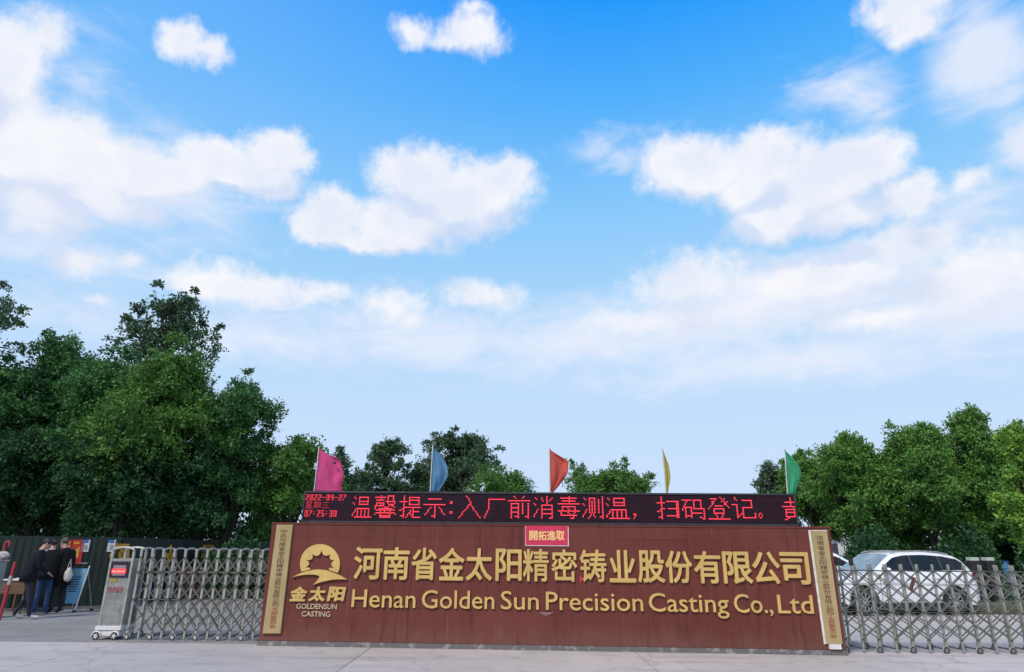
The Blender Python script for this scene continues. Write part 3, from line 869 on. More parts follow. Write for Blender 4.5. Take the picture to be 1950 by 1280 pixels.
def gate(name, label, Y, xs, ztop, levels, mt, depth, arch, wheel_every, capcolor=None, group='retractable steel gates beside the wall'):
    g = thing(name, label, 'gate', (xs[0], Y, 0), 0, group)
    X = [x - xs[0] for x in xs]; n = len(X); bay = (X[-1] - X[0]) / (n - 1)
    post_me = {}
    lat = {}

    def shared(key, make, nm, loc):
        if key not in lat:
            o = obj(nm, make(), (M['bar'] if arch else M['bar_right']) if nm in ('lattice_bar', 'lattice_rod', 'cross_tie') else mt, g, loc); lat[key] = o.data; return o
        return inst(nm, lat[key], g, loc)
    for i in range(n):
        wl = (i % wheel_every == 0)
        hubm = HB if arch else HB2
        for k, yy in enumerate((0, depth)):
            zb = .10 if wl else .022
            shared(('p', wl, k), lambda: B((-.018, -.013, zb), (.018, .013, ztop - (.09 if arch else 0)), .004), 'post', (X[i], yy, 0))
            if wl:
                o = inst('tyre', TY, g, (X[i] - .005, yy, .05)); h = inst('hub', hubm, o, (0, 0, 0))
                shared(('wc', 0), lambda: tube(bmesh.new(), [Vector((.058 * math.cos(a), 0, .058 * math.sin(a))) for a in [math.pi * q / 6 for q in range(7)]], .012, 6), 'wheel_guard', (X[i] - .005, yy, .05))
                shared(('sk', 0), lambda: B((-.022, -.019, .115), (.022, .019, .20), .003), 'white_sleeve' if capcolor is None else 'sleeve', (X[i], yy, 0))
        if arch:
            r = depth / 2
            pts = [(0, r - r * math.cos(math.pi * q / 12), ztop - .09 + .09 * math.sin(math.pi * q / 12) ** .6) for q in range(13)]
            shared('arch', lambda: tube(bmesh.new(), pts, .019, 8), 'arch', (X[i], 0, 0))
            shared('cap', lambda: B((-.021, -.018, ztop - .10), (.021, .018, ztop - .005), .004), 'post_cap', (X[i], 0, 0))
        else:
            shared('tie', lambda: B((-.008, .014, ztop - .12), (.008, depth - .014, ztop - .10)), 'cross_tie', (X[i], 0, 0))
        # depth ties at pivots
        shared('foot', lambda: B((-.008, .014, .05), (.008, depth - .014, .075)), 'cross_tie', (X[i], 0, 0))
    for k, yy in enumerate((-.017, depth - .017)):
        for t in range(len(levels) - 1):
            za, zb = levels[t], levels[t + 1]
            top = (t == len(levels) - 2)
            span = 1 if top else 2
            for i in range(n - span):
                dx = X[i + span] - X[i]
                kk = (k, t, 'u', round(dx, 2)); kd = (k, t, 'd', round(dx, 2))
                shared(kk, lambda: bar(bmesh.new(), (0, 0, za), (dx, 0, zb), .021, .005), 'lattice_bar', (X[i], yy, 0))
                shared(kd, lambda: bar(bmesh.new(), (0, 0, zb), (dx, 0, za), .021, .005), 'lattice_bar', (X[i], yy + (-.006 if k == 0 else .006), 0))
        for z in levels[1:-1]:
            shared(('rod', k, z), lambda: tube(bmesh.new(), [(-.02, 0, z), (X[-1] + .02, 0, z)], .005, 6), 'lattice_rod', (0, yy + .03, 0))
    # pivots
    bm = bmesh.new()
    for x in X:
        for z in levels: tube(bm, [(x, -.032, z), (x, .018, z)], .010, 6)
    o = obj('pivot_bolts', bm, M['black'], g); o['kind'] = 'stuff'
    return g


# left gate: bottoms of the front posts, in pixels, from the head unit to the wall
gl_x = [at_y(px, 1213, GATE_Y).x for px in np.linspace(241.5, 503, 13)]
for _ in range(2): gl_x.append(gl_x[-1] + (gl_x[1] - gl_x[0]))
lz = gate_z(380, 1045, GATE_Y)
lv = [gate_z(380, y, GATE_Y) for y in (1200, 1143, 1091, 1062)]
print('left gate', GATE_Y, lz, lv, gl_x[0])
gate('retractable_gate', 'steel retractable gate with arched tops left of the red-brown wall', GATE_Y, gl_x, lz, lv, M['steel'], .45, True, 2)
gr_x = [at_y(px, 1240, GATE_YR).x for px in np.linspace(1645, 1962, 11)]
st_ = gr_x[1] - gr_x[0]
gr_x = [gr_x[0] - st_] + gr_x
for _ in range(3): gr_x.append(gr_x[-1] + st_)
rz_ = gate_z(1800, 1076, GATE_YR)
rv = [gate_z(1800, y, GATE_YR) for y in (1219, 1167, 1115, 1088)]
print('right gate', GATE_YR, rz_, rv)
gR = gate('retractable_gate', 'plain worn steel retractable gate in front of the white cars', GATE_YR, gr_x, rz_, rv, M['steel_worn'], .45, False, 2, 'black')
for i in (0, 1):
    obj('black_cap', B((-.03, -.03, rz_ - .02), (.03, .03, rz_ + .10), .01), M['black'], gR, (gr_x[i] - gr_x[0], 0, 0))
obj('black_cap', B((-.03, -.03, rz_ - .02), (.03, .03, rz_ + .10), .01), M['black'], gR, (gr_x[1] - gr_x[0], .45, 0))
p = at_y(1741, 1100, GATE_YR - .04); q = at_y(1734, 1125, GATE_YR - .04); o0 = Vector((gr_x[0], GATE_YR, 0))
obj('rusty_latch', bar(bmesh.new(), p - o0, q - o0, .05, .03), M['rust'], gR)

# head unit of the left gate
hx0 = at_y(184, 1200, GATE_Y).x; hx1 = at_y(230, 1200, GATE_Y).x
hw = hx1 - hx0
hd = thing('gate_drive_unit', 'stainless gate drive head with small red LED screen at the left gate end', 'gate motor', (hx0, GATE_Y, 0))
zt = lz
for x in (0, hw - .04):
    for y in (0, .42): obj('post', B((x, y, .13), (x + .04, y + .04, zt - .07), .005), M['steel'], hd)
r = (hw - .04) / 2
for y in (.02, .44):
    pts = [(.02 + r - r * math.cos(math.pi * q / 14), y, zt - .08 + .09 * math.sin(math.pi * q / 14) ** .55) for q in range(15)]
    obj('arch', tube(bmesh.new(), pts, .021, 8), M['steel'], hd)
HZ = lambda y: gate_z(210, y, GATE_Y)
obj('body_panel', B((.042, .004, .16), (hw - .042, .45, HZ(1064)), .004), mat('mottled_steel', (.36, .36, .34), (.24, .24, .23), 9, .4, .5, .4, 60, stretch=(1, 1, .4)), hd)
scr = obj('screen_bezel', B((.045, -.014, HZ(1100)), (hw - .045, .002, HZ(1069)), .004), mat('bezel', (.02, .008, .018), None, 5, .4), hd)
obj('display', B((.10, -.018, HZ(1096)), (hw - .10, -.015, HZ(1076))), mat('grey_lcd', (.26, .2, .24), None, 5, .4), scr)
obj('red_readout', B((.08, -.0215, HZ(1092)), (hw - .088, -.0185, HZ(1083))), mat('red_led', (.4, .02, .02), None, 5, .4, emit=(1, .06, .05), estr=1.0), scr)
bm = bmesh.new()
for k in range(7): box(bm, (.10 + k * .032, -.0245, HZ(1090)), (.118 + k * .032, -.022, HZ(1085.5 + (k % 3) * .8)))
obj('readout_digits', bm, mat('pink_led', (.5, .2, .2), None, 5, .4, emit=(1, .35, .35), estr=1.0), scr)
obj('yellow_label', B((.06, -.006, HZ(1109)), (.21, .002, HZ(1102))), mat('olive_label', (.32, .24, .05), None, 20, .5), hd)
bm = bmesh.new()
for k in range(8): box(bm, (.055 + k * .036, -.007, HZ(1128) + (k % 2) * .01), (.083 + k * .036, .002, HZ(1118)))
obj('red_label', bm, mat('faded_red', (.24, .04, .05), (.3, .2, .2), 30, .5), hd)
bm = bmesh.new()
rr = random.Random(7)
for r_ in range(13):
    for c in range(7):
        cx = .06 + c * .043 + (r_ % 2) * .02; cz = .24 + r_ * .05
        if cx > hw - .06: continue
        a = .8 if r_ % 2 else -.8
        bar(bm, (cx - .012 * math.cos(a), .001, cz - .012 * math.sin(a)), (cx + .012 * math.cos(a), .001, cz + .012 * math.sin(a)), .007, .006)
tag(obj('tread_pattern', bm, M['steel'], hd), kind='stuff')
obj('skirt', B((-.02, -.03, .155), (hw + .01, .47, .225), .008), M['white_plastic'], hd)
obj('chassis', B((.0, -.01, .06), (hw - .02, .45, .15), .008), M['white_plastic'], hd)
for x in (-.005, hw - .11):
    for y in (-.035, .46):
        o = inst('tyre', TY, hd, (x + .03, y, .062)); o.scale = (1.25,) * 3; inst('hub', HB, o)
        obj('wheel_guard', tube(bmesh.new(), [Vector((x + .03 + .075 * math.cos(a), y, .062 + .075 * math.sin(a))) for a in [math.pi * q / 8 for q in range(9)]], .014, 6), M['white_plastic'], hd)

# ------------------------------------------------------------------ green hoarding
FA0 = ground(-260, 1172); FA1 = ground(204, 1158.5); FB1 = ground(545, 1103)
FH = 1.76


def hoarding(A, Bp, label, panel=1.25):
    d = Bp - A; Ln = d.length; yaw = math.atan2(d.y, d.x)
    t = thing('hoarding', label, 'fence', A, yaw, 'dark green site hoarding')
    n = int(Ln / panel); pw = Ln / n
    bm = bmesh.new()
    ribs = 10; st2 = []
    for k in range(ribs):
        a = k / ribs * (pw - .006); s = (pw - .006) / ribs
        st2 += [(a, 0), (a + s * .35, 0), (a + s * .5, -.012), (a + s * .85, -.012)]
    st2.append((pw - .006, 0))
    f1 = [(x, y) for x, y in st2]
    va = [[bm.verts.new((x, y + o, z)) for x, y in f1] for o in (0, .004) for z in (0.03, FH)]
    for k in range(len(f1) - 1):
        bm.faces.new((va[0][k], va[0][k + 1], va[1][k + 1], va[1][k])); bm.faces.new((va[3][k], va[3][k + 1], va[2][k + 1], va[2][k]))
        bm.faces.new((va[1][k], va[1][k + 1], va[3][k + 1], va[3][k]))
    o = obj('sheet_panel', bm, M['fence'], t, (0, 0, 0)); me = o.data
    for i in range(1, n): inst('sheet_panel', me, t, (i * pw, 0, 0))
    o = obj('post', B((-.03, .02, 0), (.03, .08, FH + .02)), M['fence'], t); pm = o.data
    for i in range(1, n + 1): inst('post', pm, t, (i * pw, 0, 0))
    obj('top_rail', B((0, .0, FH), (Ln, .05, FH + .04)), M['fence'], t)
    obj('base_kerb', B((0, -.04, 0), (Ln, .1, .07)), M['plinth'], t)
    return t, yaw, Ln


ha, yawA, LA = hoarding(FA0, FA1, 'dark green corrugated hoarding behind the people at the left')
hb, yawB, LB = hoarding(FA1 + Vector((.05, .03, 0)), FB1, 'dark green hoarding with big yellow lettering receding behind the left gate')


def plane_pt(A, yaw, px, py, off=0.0):
    ax = Vector((math.cos(yaw), math.sin(yaw), 0)); nn = Vector((ax.y, -ax.x, 0)); p0 = A + nn * off
    d = ray(px, py); t = (p0 - EYE).dot(nn) / d.dot(nn); q = EYE + d * t
    return (q - A).dot(ax), q.z


A2 = FA1 + Vector((.05, .03, 0))
# big yellow characters as seen between the gate bars, stroke by stroke (pixel segments)
strokes = [[(221, 1038, 224, 1044), (219, 1048, 209, 1062), (226, 1041, 246, 1041), (244, 1041, 243, 1075), (229, 1050, 229, 1066), (229, 1050, 237, 1050), (237, 1050, 237, 1066), (229, 1066, 237, 1066), (218, 1066, 208, 1080)],
           [(325, 1038, 324, 1062), (324, 1060, 313, 1084), (313, 1058, 336, 1058), (334, 1048, 335, 1060), (328, 1062, 334, 1072), (335, 1060, 330, 1084)],
           [(396, 1037, 396, 1046), (386, 1042, 407, 1042), (385, 1052, 406, 1052), (383, 1059, 407, 1059), (389, 1064, 386, 1078), (400, 1066, 393, 1078), (396, 1052, 395, 1074), (388, 1070, 404, 1070), (394, 1078, 393, 1098)],
           [(442, 1055, 440, 1076), (434, 1062, 430, 1072), (449, 1060, 453, 1070), (440, 1046, 444, 1050)],
           [(488, 1050, 486, 1080), (483, 1056, 494, 1056), (485, 1066, 494, 1064), (490, 1048, 493, 1056)]]
for chs in strokes:
    bm = bmesh.new()
    for (a, b, c, d) in chs:
        u0, z0 = plane_pt(A2, yawB, a, b, .03); u1, z1 = plane_pt(A2, yawB, c, d, .03)
        bar(bm, (u0, -.030, z0), (u1, -.030, z1), .15, .004)
    obj('yellow_character', bm, M['fence_yellow'], hb)


def poster(label, quad, name='poster', cat='poster', group=None):
    t = thing(name, label, cat, FA0, yawA, group)
    return t


def pq(t, nm, x0, y0, x1, y1, m, lay, lean=0):
    a, z1 = plane_pt(FA0, yawA, x0, y0, .03); b, z0 = plane_pt(FA0, yawA, x1, y1, .03)
    obj(nm, prism(bmesh.new(), [(a, z0), (b, z0), (b + lean, z1), (a + lean, z1)], -.028 - lay * .003, -.026 - lay * .003 + .001), m, t)


for x, lab in ((88, 'small blue and white sheet behind the bending man'), (158, 'small blue and white sheet right of the red posters'), (207, 'small blue and white sheet nearest the gate head')):
    t = poster(lab, None, group='small blue and white sheets on the hoarding')
    pq(t, 'sheet', x, 1028, x + 10, 1051, M['poster_white'], 0); pq(t, 'header', x, 1028, x + 10, 1034, M['poster_blue'], 1)
    pq(t, 'grey_block', x + 3, 1038, x + 7.5, 1047, mat('grey_print', (.2, .22, .25), (.35, .35, .38), 60, .6), 1)
t = poster('red poster with two yellow lines and a white block', None, group='red posters on the hoarding')
pq(t, 'sheet', 120, 1028, 135.5, 1050, M['poster_red'], 0)
for y in (1032, 1038): pq(t, 'yellow_line', 122.5, y, 134, y + 3.5, M['poster_yellow'], 1)
pq(t, 'white_block', 118.5, 1043, 133, 1051, M['poster_white'], 1)
t = poster('taller red poster with a white heart shape', None, group='red posters on the hoarding')
pq(t, 'sheet', 137, 1028, 153, 1074, M['poster_red'], 0)
pq(t, 'yellow_line', 141, 1032, 151, 1036, M['poster_yellow'], 1)
a, z = plane_pt(FA0, yawA, 139.5, 1052, .03)
hrt = [(math.sin(k / 20 * 2 * math.pi) ** 3 * .07, (13 * math.cos(k / 20 * 2 * math.pi) - 5 * math.cos(k / 10 * 2 * math.pi) - 2 * math.cos(k / 20 * 6 * math.pi)) / 16 * .1) for k in range(20)]
obj('heart', prism(bmesh.new(), [(a + x, z + y) for x, y in hrt], -.033, -.030), M['poster_white'], t)
pq(t, 'yellow_bar', 147, 1042, 148.5, 1062, M['poster_yellow'], 1)

# A-frame information board
bp = ground(137, 1166)
ab = thing('a_frame_board', 'blue A-frame information board with white edges beside the men', 'sign', bp, math.radians(8))
sc_ = 1.0 / 78
S = lambda px: (px - 137) / 78
Z = lambda py: (1166 - py) / 78
bm = prism(bmesh.new(), [(S(124), Z(1150)), (S(145), Z(1150)), (S(163.5), Z(1086)), (S(131), Z(1086))], -.01, .01)
obj('board', bm, mat('board_print', (.10, .36, .58), (.2, .45, .66), 1.2, .5), ab)
for k in range(7):
    y = 1101 + k * 4.4
    obj('text_line', prism(bmesh.new(), [(S(133 - k * .8), Z(y + 1.6)), (S(152 - k * 1.3 - (k % 3)), Z(y + 1.6)), (S(152.5 - k * 1.3 - (k % 3)), Z(y)), (S(133 - k * .8), Z(y))], -.014, -.011), M['poster_ink'], ab)
obj('title', prism(bmesh.new(), [(S(138), Z(1096)), (S(157), Z(1096)), (S(157.5), Z(1091.5)), (S(138.5), Z(1091.5))], -.014, -.011), mat('title_pink', (.5, .25, .4), (.2, .5, .3), 20, .5), ab)
obj('frame_edge', bar(bmesh.new(), (S(143), -.03, Z(1163)), (S(168), -.02, Z(1081)), .022, .025), M['white_plastic'], ab)
obj('frame_edge', bar(bmesh.new(), (S(140), .0, Z(1076)), (S(163), .0, Z(1076)), .02, .02), M['steel'], ab)
obj('back_leg', bar(bmesh.new(), (S(157), .45, Z(1162)), (S(160.5), .1, Z(1086)), .018, .02), M['steel'], ab)
obj('back_leg', bar(bmesh.new(), (S(122), .45, Z(1162)), (S(134), .1, Z(1086)), .018, .02), M['steel'], ab)
obj('stretcher', bar(bmesh.new(), (S(124), -.02, Z(1163)), (S(143), -.03, Z(1163)), .06, .03), M['white_plastic'], ab)
for x, y in ((142, -.03), (157, .45)): obj('foot', B((S(x - 3), y - .03, 0), (S(x + 3), y + .03, .05), .01), M['rubber'], ab)

for ch in ab.children:
    for v in ch.data.vertices: v.co.x -= .175 * v.co.z

# table with papers, leaning red pole, white stand at the left edge
tp = ground(22, 1168)
tb = thing('folding_table', 'plain wooden table with papers beside the bending man', 'table', tp)
TZ = .78
obj('tabletop', B((-.35, -.2, TZ - .03), (.36, .45, TZ), .006), M['white_plastic'], tb)
obj('apron', B((-.3, -.17, TZ - .33), (.3, -.14, TZ - .035)), M['wood'], tb)
obj('apron', B((-.3, .38, TZ - .33), (.3, .41, TZ - .035)), M['wood'], tb)
for x in (-.3, .27):
    for y in (-.16, .38): obj('leg', B((x, y + .01, 0), (x + .035, y + .045, TZ - .032)), M['wood'], tb)
pp = tag(obj('paper_stack', B((-.02, -.1, TZ + .002), (.30, .14, TZ + .03), .004), M['poster_white'], None, tp), 'white paper stack lying on the wooden table', 'paper')
sp = ground(-31, 1178)
stn = thing('guard_stand', 'pale grey cabinet stand cut off by the left picture edge', 'cabinet', sp)
obj('cabinet', B((-.22, -.1, 0), (.1, .2, 1.22), .03), mat('pale_grey_paint', (.33, .35, .33), (.26, .28, .27), 6, .6), stn)
obj('top_plate', B((-.24, -.12, 1.222), (.12, .22, 1.25), .01), M['white_plastic'], stn)
bm = bmesh.new(); bmesh.ops.create_icosphere(bm, subdivisions=3, radius=.13)
for v in bm.verts:
    k = 1 + .25 * math.sin(v.co.x * 60 + v.co.z * 40) * math.sin(v.co.y * 50 + 1) ; v.co = Vector((v.co.x * 1.2 * k, v.co.y * k, v.co.z * .7 * k))
tag(obj('plastic_bag', bm, M['bag'], None, sp + Vector((.06, .02, 1.34)), True), 'crumpled whitish plastic bag on the pale cabinet', 'bag')
lp = thing('red_pole', 'red barrier pole leaning beside the table', 'pole', ground(-2, 1181))
obj('pole_shaft', tube(bmesh.new(), [(0, 0, 0), (.03, .05, 1.22)], .035, 10), M['red_paint'], lp)
obj('grey_band', tube(bmesh.new(), [(.018, .03, .73), (.023, .037, .92)], .042, 10), M['steel'], lp)
rp = thing('red_hook', 'red curved lamp bracket above the pale cabinet', 'bracket', sp + Vector((0, .05, 1.4)))
obj('hook_tube', tube(bmesh.new(), [(.06, 0, -.14), (.05, 0, .05), (.04, 0, .18), (.07, 0, .25), (.12, 0, .26), (.15, 0, .21), (.15, 0, .14)], .025, 8), M['red_paint'], rp)

# things behind the left gate
for k, (x, y) in enumerate(((275, 1148), (297, 1146), (319, 1144))):
    p = ground(x, y)
    b = thing('warning_post', ['white warning post with tan top, nearest the gate head', 'middle of the three white warning posts', 'white warning post farthest from the gate head'][k], 'warning post', p, .1, 'white warning posts behind the gate')
    h = 1.0
    obj('panel', B((-.11, -.05, .06), (.11, .05, .80), .03), M['white_plastic'], b)
    obj('top_knob', tube(bmesh.new(), [(0, 0, .80), (0, 0, .86), (0, 0, .95), (0, 0, 1.0)], [.05, .10, .10, .04], 12), mat('tan_knob', (.42, .33, .2) if k == 0 else (.55, .53, .5), None, 8, .6), b, smooth=True)
    bm = bmesh.new(); bar(bm, (-.08, -.052, .42), (0, -.052, .50), .05, .006); bar(bm, (0, -.052, .50), (.08, -.052, .42), .05, .006)
    bar(bm, (-.08, -.052, .56), (0, -.052, .64), .05, .006); bar(bm, (0, -.052, .64), (.08, -.052, .56), .05, .006)
    obj('red_chevron', bm, M['red_paint'], b)
    obj('foot', B((-.15, -.12, 0), (.15, .12, .06), .01), M['rubber'], b)
p = ground(350, 1142)
cb = thing('tool_cart', 'dark maroon tool cart standing behind the gate', 'cart', p, .3)
obj('cabinet', B((-.35, -.2, .15), (.3, .25, .95), .02), M['maroon'], cb)
obj('door', B((-.33, -.212, .2), (-.03, -.202, .9), .004), M['maroon'], cb); obj('door', B((.0, -.212, .2), (.28, -.202, .9), .004), M['maroon'], cb)
for x in (-.28, .22): obj('wheel', tube(bmesh.new(), [(x, -.22, .08), (x, -.17, .08)], .08, 14), M['rubber'], cb)
p = ground(380, 1140)
sk = thing('grey_bin', 'grey lidded bin beside the maroon tool cart', 'bin', p, .1)
obj('bin_body', loft(bmesh.new(), [[Vector((x * s, y * s, z)) for x, y in ((-.2, -.2), (.2, -.2), (.2, .2), (-.2, .2))] for s, z in ((.8, .04), (1.05, .85))]), M['steel_worn'], sk)
obj('lid', B((-.23, -.23, .853), (.23, .23, .92), .02), M['steel'], sk)


# ------------------------------------------------------------------ people
def person(label, loc, yaw, lean, mats, hair, legs, arms, headpitch=0.3, headyaw=0.0, coat=.80, scale=1.0, side=0.0, cap=False):
    """local frame: x right, y forward, z up. arms: list of (elbow, hand) offsets from the shoulder"""
    t = thing('person', label, 'person', loc, yaw)
    t.scale = (scale,) * 3
    Rl = Matrix.Rotation(-lean, 4, 'X') @ Matrix.Rotation(side, 4, 'Y')
    piv = Vector((0, 0, .93))
    up = lambda p: piv + Rl @ (Vector(p) - piv)
    V = []; E = []; R = []; Mi = []

    def add(p, r, par=None, mi=0):
        V.append(Vector(p)); R.append(r if isinstance(r, tuple) else (r, r)); Mi.append(mi)
        if par is not None: E.append((par, len(V) - 1))
        return len(V) - 1
    pel = add((0, 0, .93), (.15, .12), None, 1)
    wa = add(up((0, .0, 1.10)), (.14, .11), pel, 0)
    chs = add(up((0, .0, 1.32)), (.15, .12), wa, 0)
    nk = add(up((0, .0, 1.46)), (.062, .062), chs, 3)
    hb_ = up((0, .01, 1.53))
    hp = Matrix.Rotation(headyaw, 4, 'Z') @ Matrix.Rotation(-lean - headpitch, 4, 'X')
    jaw = add(hb_ + hp @ Vector((0, .035, .03)), (.062, .07), nk, 3)
    mid = add(hb_ + hp @ Vector((0, .02, .095)), (.076, .09), jaw, 3)
    crn = add(hb_ + hp @ Vector((0, .0, .16)), (.068, .08), mid, 3)
    nose = add(hb_ + hp @ Vector((0, .118, .075)), (.012, .014), mid, 3)
    for s, (kn, an) in zip((-1, 1), legs):
        h = add((s * .085, 0, .86), (.095, .10), pel, 1)
        k_ = add((s * .10 + kn[0], kn[1], .48), (.062, .066), h, 1)
        a_ = add((s * .11 + an[0], an[1], .09 + an[2]), (.048, .05), k_, 1)
        hl = add((s * .11 + an[0], an[1] + .06, .045 + an[2]), (.04, .038), a_, 2)
        add((s * .12 + an[0], an[1] + .20, .032 + an[2]), (.038, .028), hl, 2)
    sh = []
    for s, (e, hnd) in zip((-1, 1), arms):
        S0 = up((s * .175, 0, 1.40)); S_ = add(S0, (.062, .062), chs, 0)
        e_ = add(S0 + Vector(e), (.045, .045), S_, 0)
        w_ = add(S0 + Vector(hnd), (.03, .03), e_, 0)
        d = (Vector(hnd) - Vector(e)).normalized()
        palm = add(S0 + Vector(hnd) + d * .07, (.036, .02), w_, 3)
        sh.append((S0, S0 + Vector(e), S0 + Vector(hnd)))
        sd_ = d.cross(Vector((0, 0, 1))).normalized() if abs(d.z) < .9 else Vector((1, 0, 0))
        for q in range(4):
            f0 = add(V[palm] + d * .035 + sd_ * (q - 1.5) * .018, .0095, palm, 3)
            add(V[f0] + d * (.045 + .008 * (q in (1, 2))) + Vector((0, 0, -.015)), .008, f0, 3)
        th = add(V[w_] + d * .035 - sd_ * .04, .011, w_, 3)
        add(V[th] + d * .035 - sd_ * .005, .009, th, 3)
    me = bpy.data.meshes.new('body'); me.from_pydata(V, E, [])
    o = bpy.data.objects.new('body', me); COL.objects.link(o)
    md = o.modifiers.new('s', 'SKIN'); sb = o.modifiers.new('u', 'SUBSURF'); sb.levels = 1; sb.render_levels = 1
    for i, r_ in enumerate(R): me.skin_vertices[0].data[i].radius = r_
    me.skin_vertices[0].data[0].use_root = True
    bpy.context.view_layer.update()
    ev = bpy.data.meshes.new_from_object(o.evaluated_get(bpy.context.evaluated_depsgraph_get()))
    bpy.data.objects.remove(o)
    for x in mats: ev.materials.append(x)
    # material by nearest bone
    for p in ev.polygons:
        c = p.center; best = 1e9; bi = 0
        for (a, b) in E:
            ab_ = V[b] - V[a]; tt = max(0, min(1, (c - V[a]).dot(ab_) / max(ab_.length_squared, 1e-9)))
            dd = (c - V[a] - ab_ * tt).length - R[b][0] * .6
            if dd < best: best = dd; bi = Mi[b] if tt > .45 or Mi[b] == 3 else Mi[a]
        p.material_index = bi; p.use_smooth = True
    b = bpy.data.objects.new('body', ev); link(b, t)
    # jacket: torso plus sleeves, a real garment over the body
    bm = bmesh.new(); ax = Vector((1, 0, 0)); N = 18
    rings = []
    for z, rx, ry in ((coat, .205, .165), (.93, .20, .16), (1.05, .19, .15), (1.20, .20, .15), (1.33, .21, .145), (1.42, .18, .115), (1.47, .09, .08)):
        c = up((0, 0, z)) if z > .93 else Vector((0, 0, z))
        ya = (Rl @ Vector((0, 1, 0))) if z > .93 else Vector((0, 1, 0))
        rr_ = [q + Vector((0, 0, 0)) for q in ering(c, rx, ry, ax, ya, N)]
        for k, q in enumerate(rr_): q += (q - c) * .05 * math.sin(k * 2.4 + z * 9)
        rings.append(rr_)
    loft(bm, rings, cap=False)
    for S0, e_, w_ in sh:
        pts = [S0 + (e_ - S0) * -.10, S0, S0.lerp(e_, .5), e_, e_.lerp(w_, .5), w_.lerp(e_, .05)]
        tube(bm, pts, [.06, .078, .07, .06, .052, .045], 12, False)
    bmesh.ops.solidify(bm, geom=bm.faces[:], thickness=.006)
    obj('jacket', bm, mats[0], t, smooth=True)
    # hair cap / hat
    bm = bmesh.new(); bmesh.ops.create_uvsphere(bm, u_segments=18, v_segments=12, radius=1)
    for v in bm.verts:
        x, y, z = v.co
        if z < -.25 and y > -.2: z = -.25 + (z + .25) * .1
        if y > .35 and z < .35: y = .35 + (y - .35) * .3
        v.co = hb_ + hp @ Vector((x * .083, y * .102 - .004, .125 + z * .09 * (1 if z > 0 else .9)))
    obj('hat' if cap else 'hair', bm, hair, t, smooth=True)
    if cap:
        bm = loft(bmesh.new(), [[hb_ + hp @ Vector((.075 * math.cos(a) * s, .07 + .085 * max(0, math.sin(a)) * s, zz)) for a in [k / 12 * 2 * math.pi for k in range(12)]] for s, zz in ((1, .135), (1, .145))])
        obj('visor', bm, hair, t)
    # ears, eyes, mouth
    for s in (-1, 1):
        bm = bmesh.new(); bmesh.ops.create_icosphere(bm, subdivisions=2, radius=1)
        for v in bm.verts: v.co = hb_ + hp @ Vector((s * .080 + v.co.x * .008, -.005 + v.co.y * .018, .085 + v.co.z * .03))
        obj('ear', bm, M['skin'], t, smooth=True)
        bm = bmesh.new(); bmesh.ops.create_icosphere(bm, subdivisions=1, radius=1)
        for v in bm.verts: v.co = hb_ + hp @ Vector((s * .03 + v.co.x * .011, .098 + v.co.y * .006, .105 + v.co.z * .006))
        obj('eye', bm, M['black'], t, smooth=True)
    obj('mouth', tube(bmesh.new(), [hb_ + hp @ Vector((-.022, .097, .03)), hb_ + hp @ Vector((0, .103, .028)), hb_ + hp @ Vector((.022, .097, .03))], .005, 6), mat('lips', (.3, .12, .1), None, 8, .5), t)
    return t


L0 = (((0, .03), (0, 0, 0)), ((0, .03), (0, 0, 0)))
LS = (((-.02, .10), (-.05, -.12, 0)), ((.03, .10), (.02, .16, 0)))
person('man in dark navy clothes and dark cap bending over by the table', ground(36, 1179), math.radians(-55), .24,
       [M['cloth_navy'], M['cloth_navy'], M['shoe_white'], M['skin']], M['hair_black'], LS, (((-.05, .04, -.29), (.0, .22, -.42)), ((.05, .04, -.29), (-.03, .22, -.42))), .45, coat=.78, cap=True, scale=1.02)
person('person in black jacket and blue jeans standing between the two men', ground(73, 1170), math.radians(30), .15,
       [M['cloth_black'], M['denim'], M['shoe_white'], M['skin']], M['hair_black'], L0, (((-.05, .10, -.25), (.0, .32, -.3)), ((.05, .10, -.25), (.0, .32, -.28))), .35, coat=.80, scale=1.0)
pm3 = ground(104, 1168)
person('short-haired grey man in long black coat carrying a white bag', pm3, math.radians(65), .20,
       [M['cloth_black'], M['cloth_black'], M['black'], M['skin']], M['hair_grey'], L0, (((-.06, .10, -.25), (.02, .30, -.30)), ((.10, .05, -.26), (.14, .24, -.26))), .30, coat=.62, scale=1.03)
# cotton tote bag on his arm
tpos = at_y(130, 1096, pm3.y - .22)
tgb = thing('tote_bag', 'white cotton tote bag hanging from the arm of the man in black', 'bag', Vector((tpos.x, pm3.y - .22, 0)))
bm = bmesh.new(); bmesh.ops.create_uvsphere(bm, u_segments=20, v_segments=16, radius=1)
for v in bm.verts:
    x, y, z = v.co; wd = .105 * (1 - .35 * max(0, z)); k = 1 + .06 * math.sin(x * 9 + z * 7) + .05 * math.sin(y * 11 - z * 5)
    v.co = Vector((x * wd * k, y * .065 * k, .90 + z * .17))
obj('sack', bm, M['bag'], tgb, smooth=True)
obj('handle', tube(bmesh.new(), [(-.05, -.01, 1.03), (-.035, -.01, 1.15), (-.01, -.01, 1.26), (.015, -.01, 1.15), (.04, -.01, 1.03)], .009, 6), M['bag'], tgb)
tpos = at_y(80, 1088, pm3.y - .35)
b2 = thing('plastic_bag', 'knotted white plastic bag held between the two standing people', 'bag', Vector((tpos.x, pm3.y - .35, 0)))
bm = bmesh.new(); bmesh.ops.create_uvsphere(bm, u_segments=16, v_segments=12, radius=1)
for v in bm.verts:
    x, y, z = v.co; k = 1 + .12 * math.sin(x * 9 + z * 7)
    v.co = Vector((x * .055 * (1.1 - z * .5) * k + z * .02, y * .04 * k, 1.03 + z * .12))
obj('sack', bm, M['bag'], b2, smooth=True)
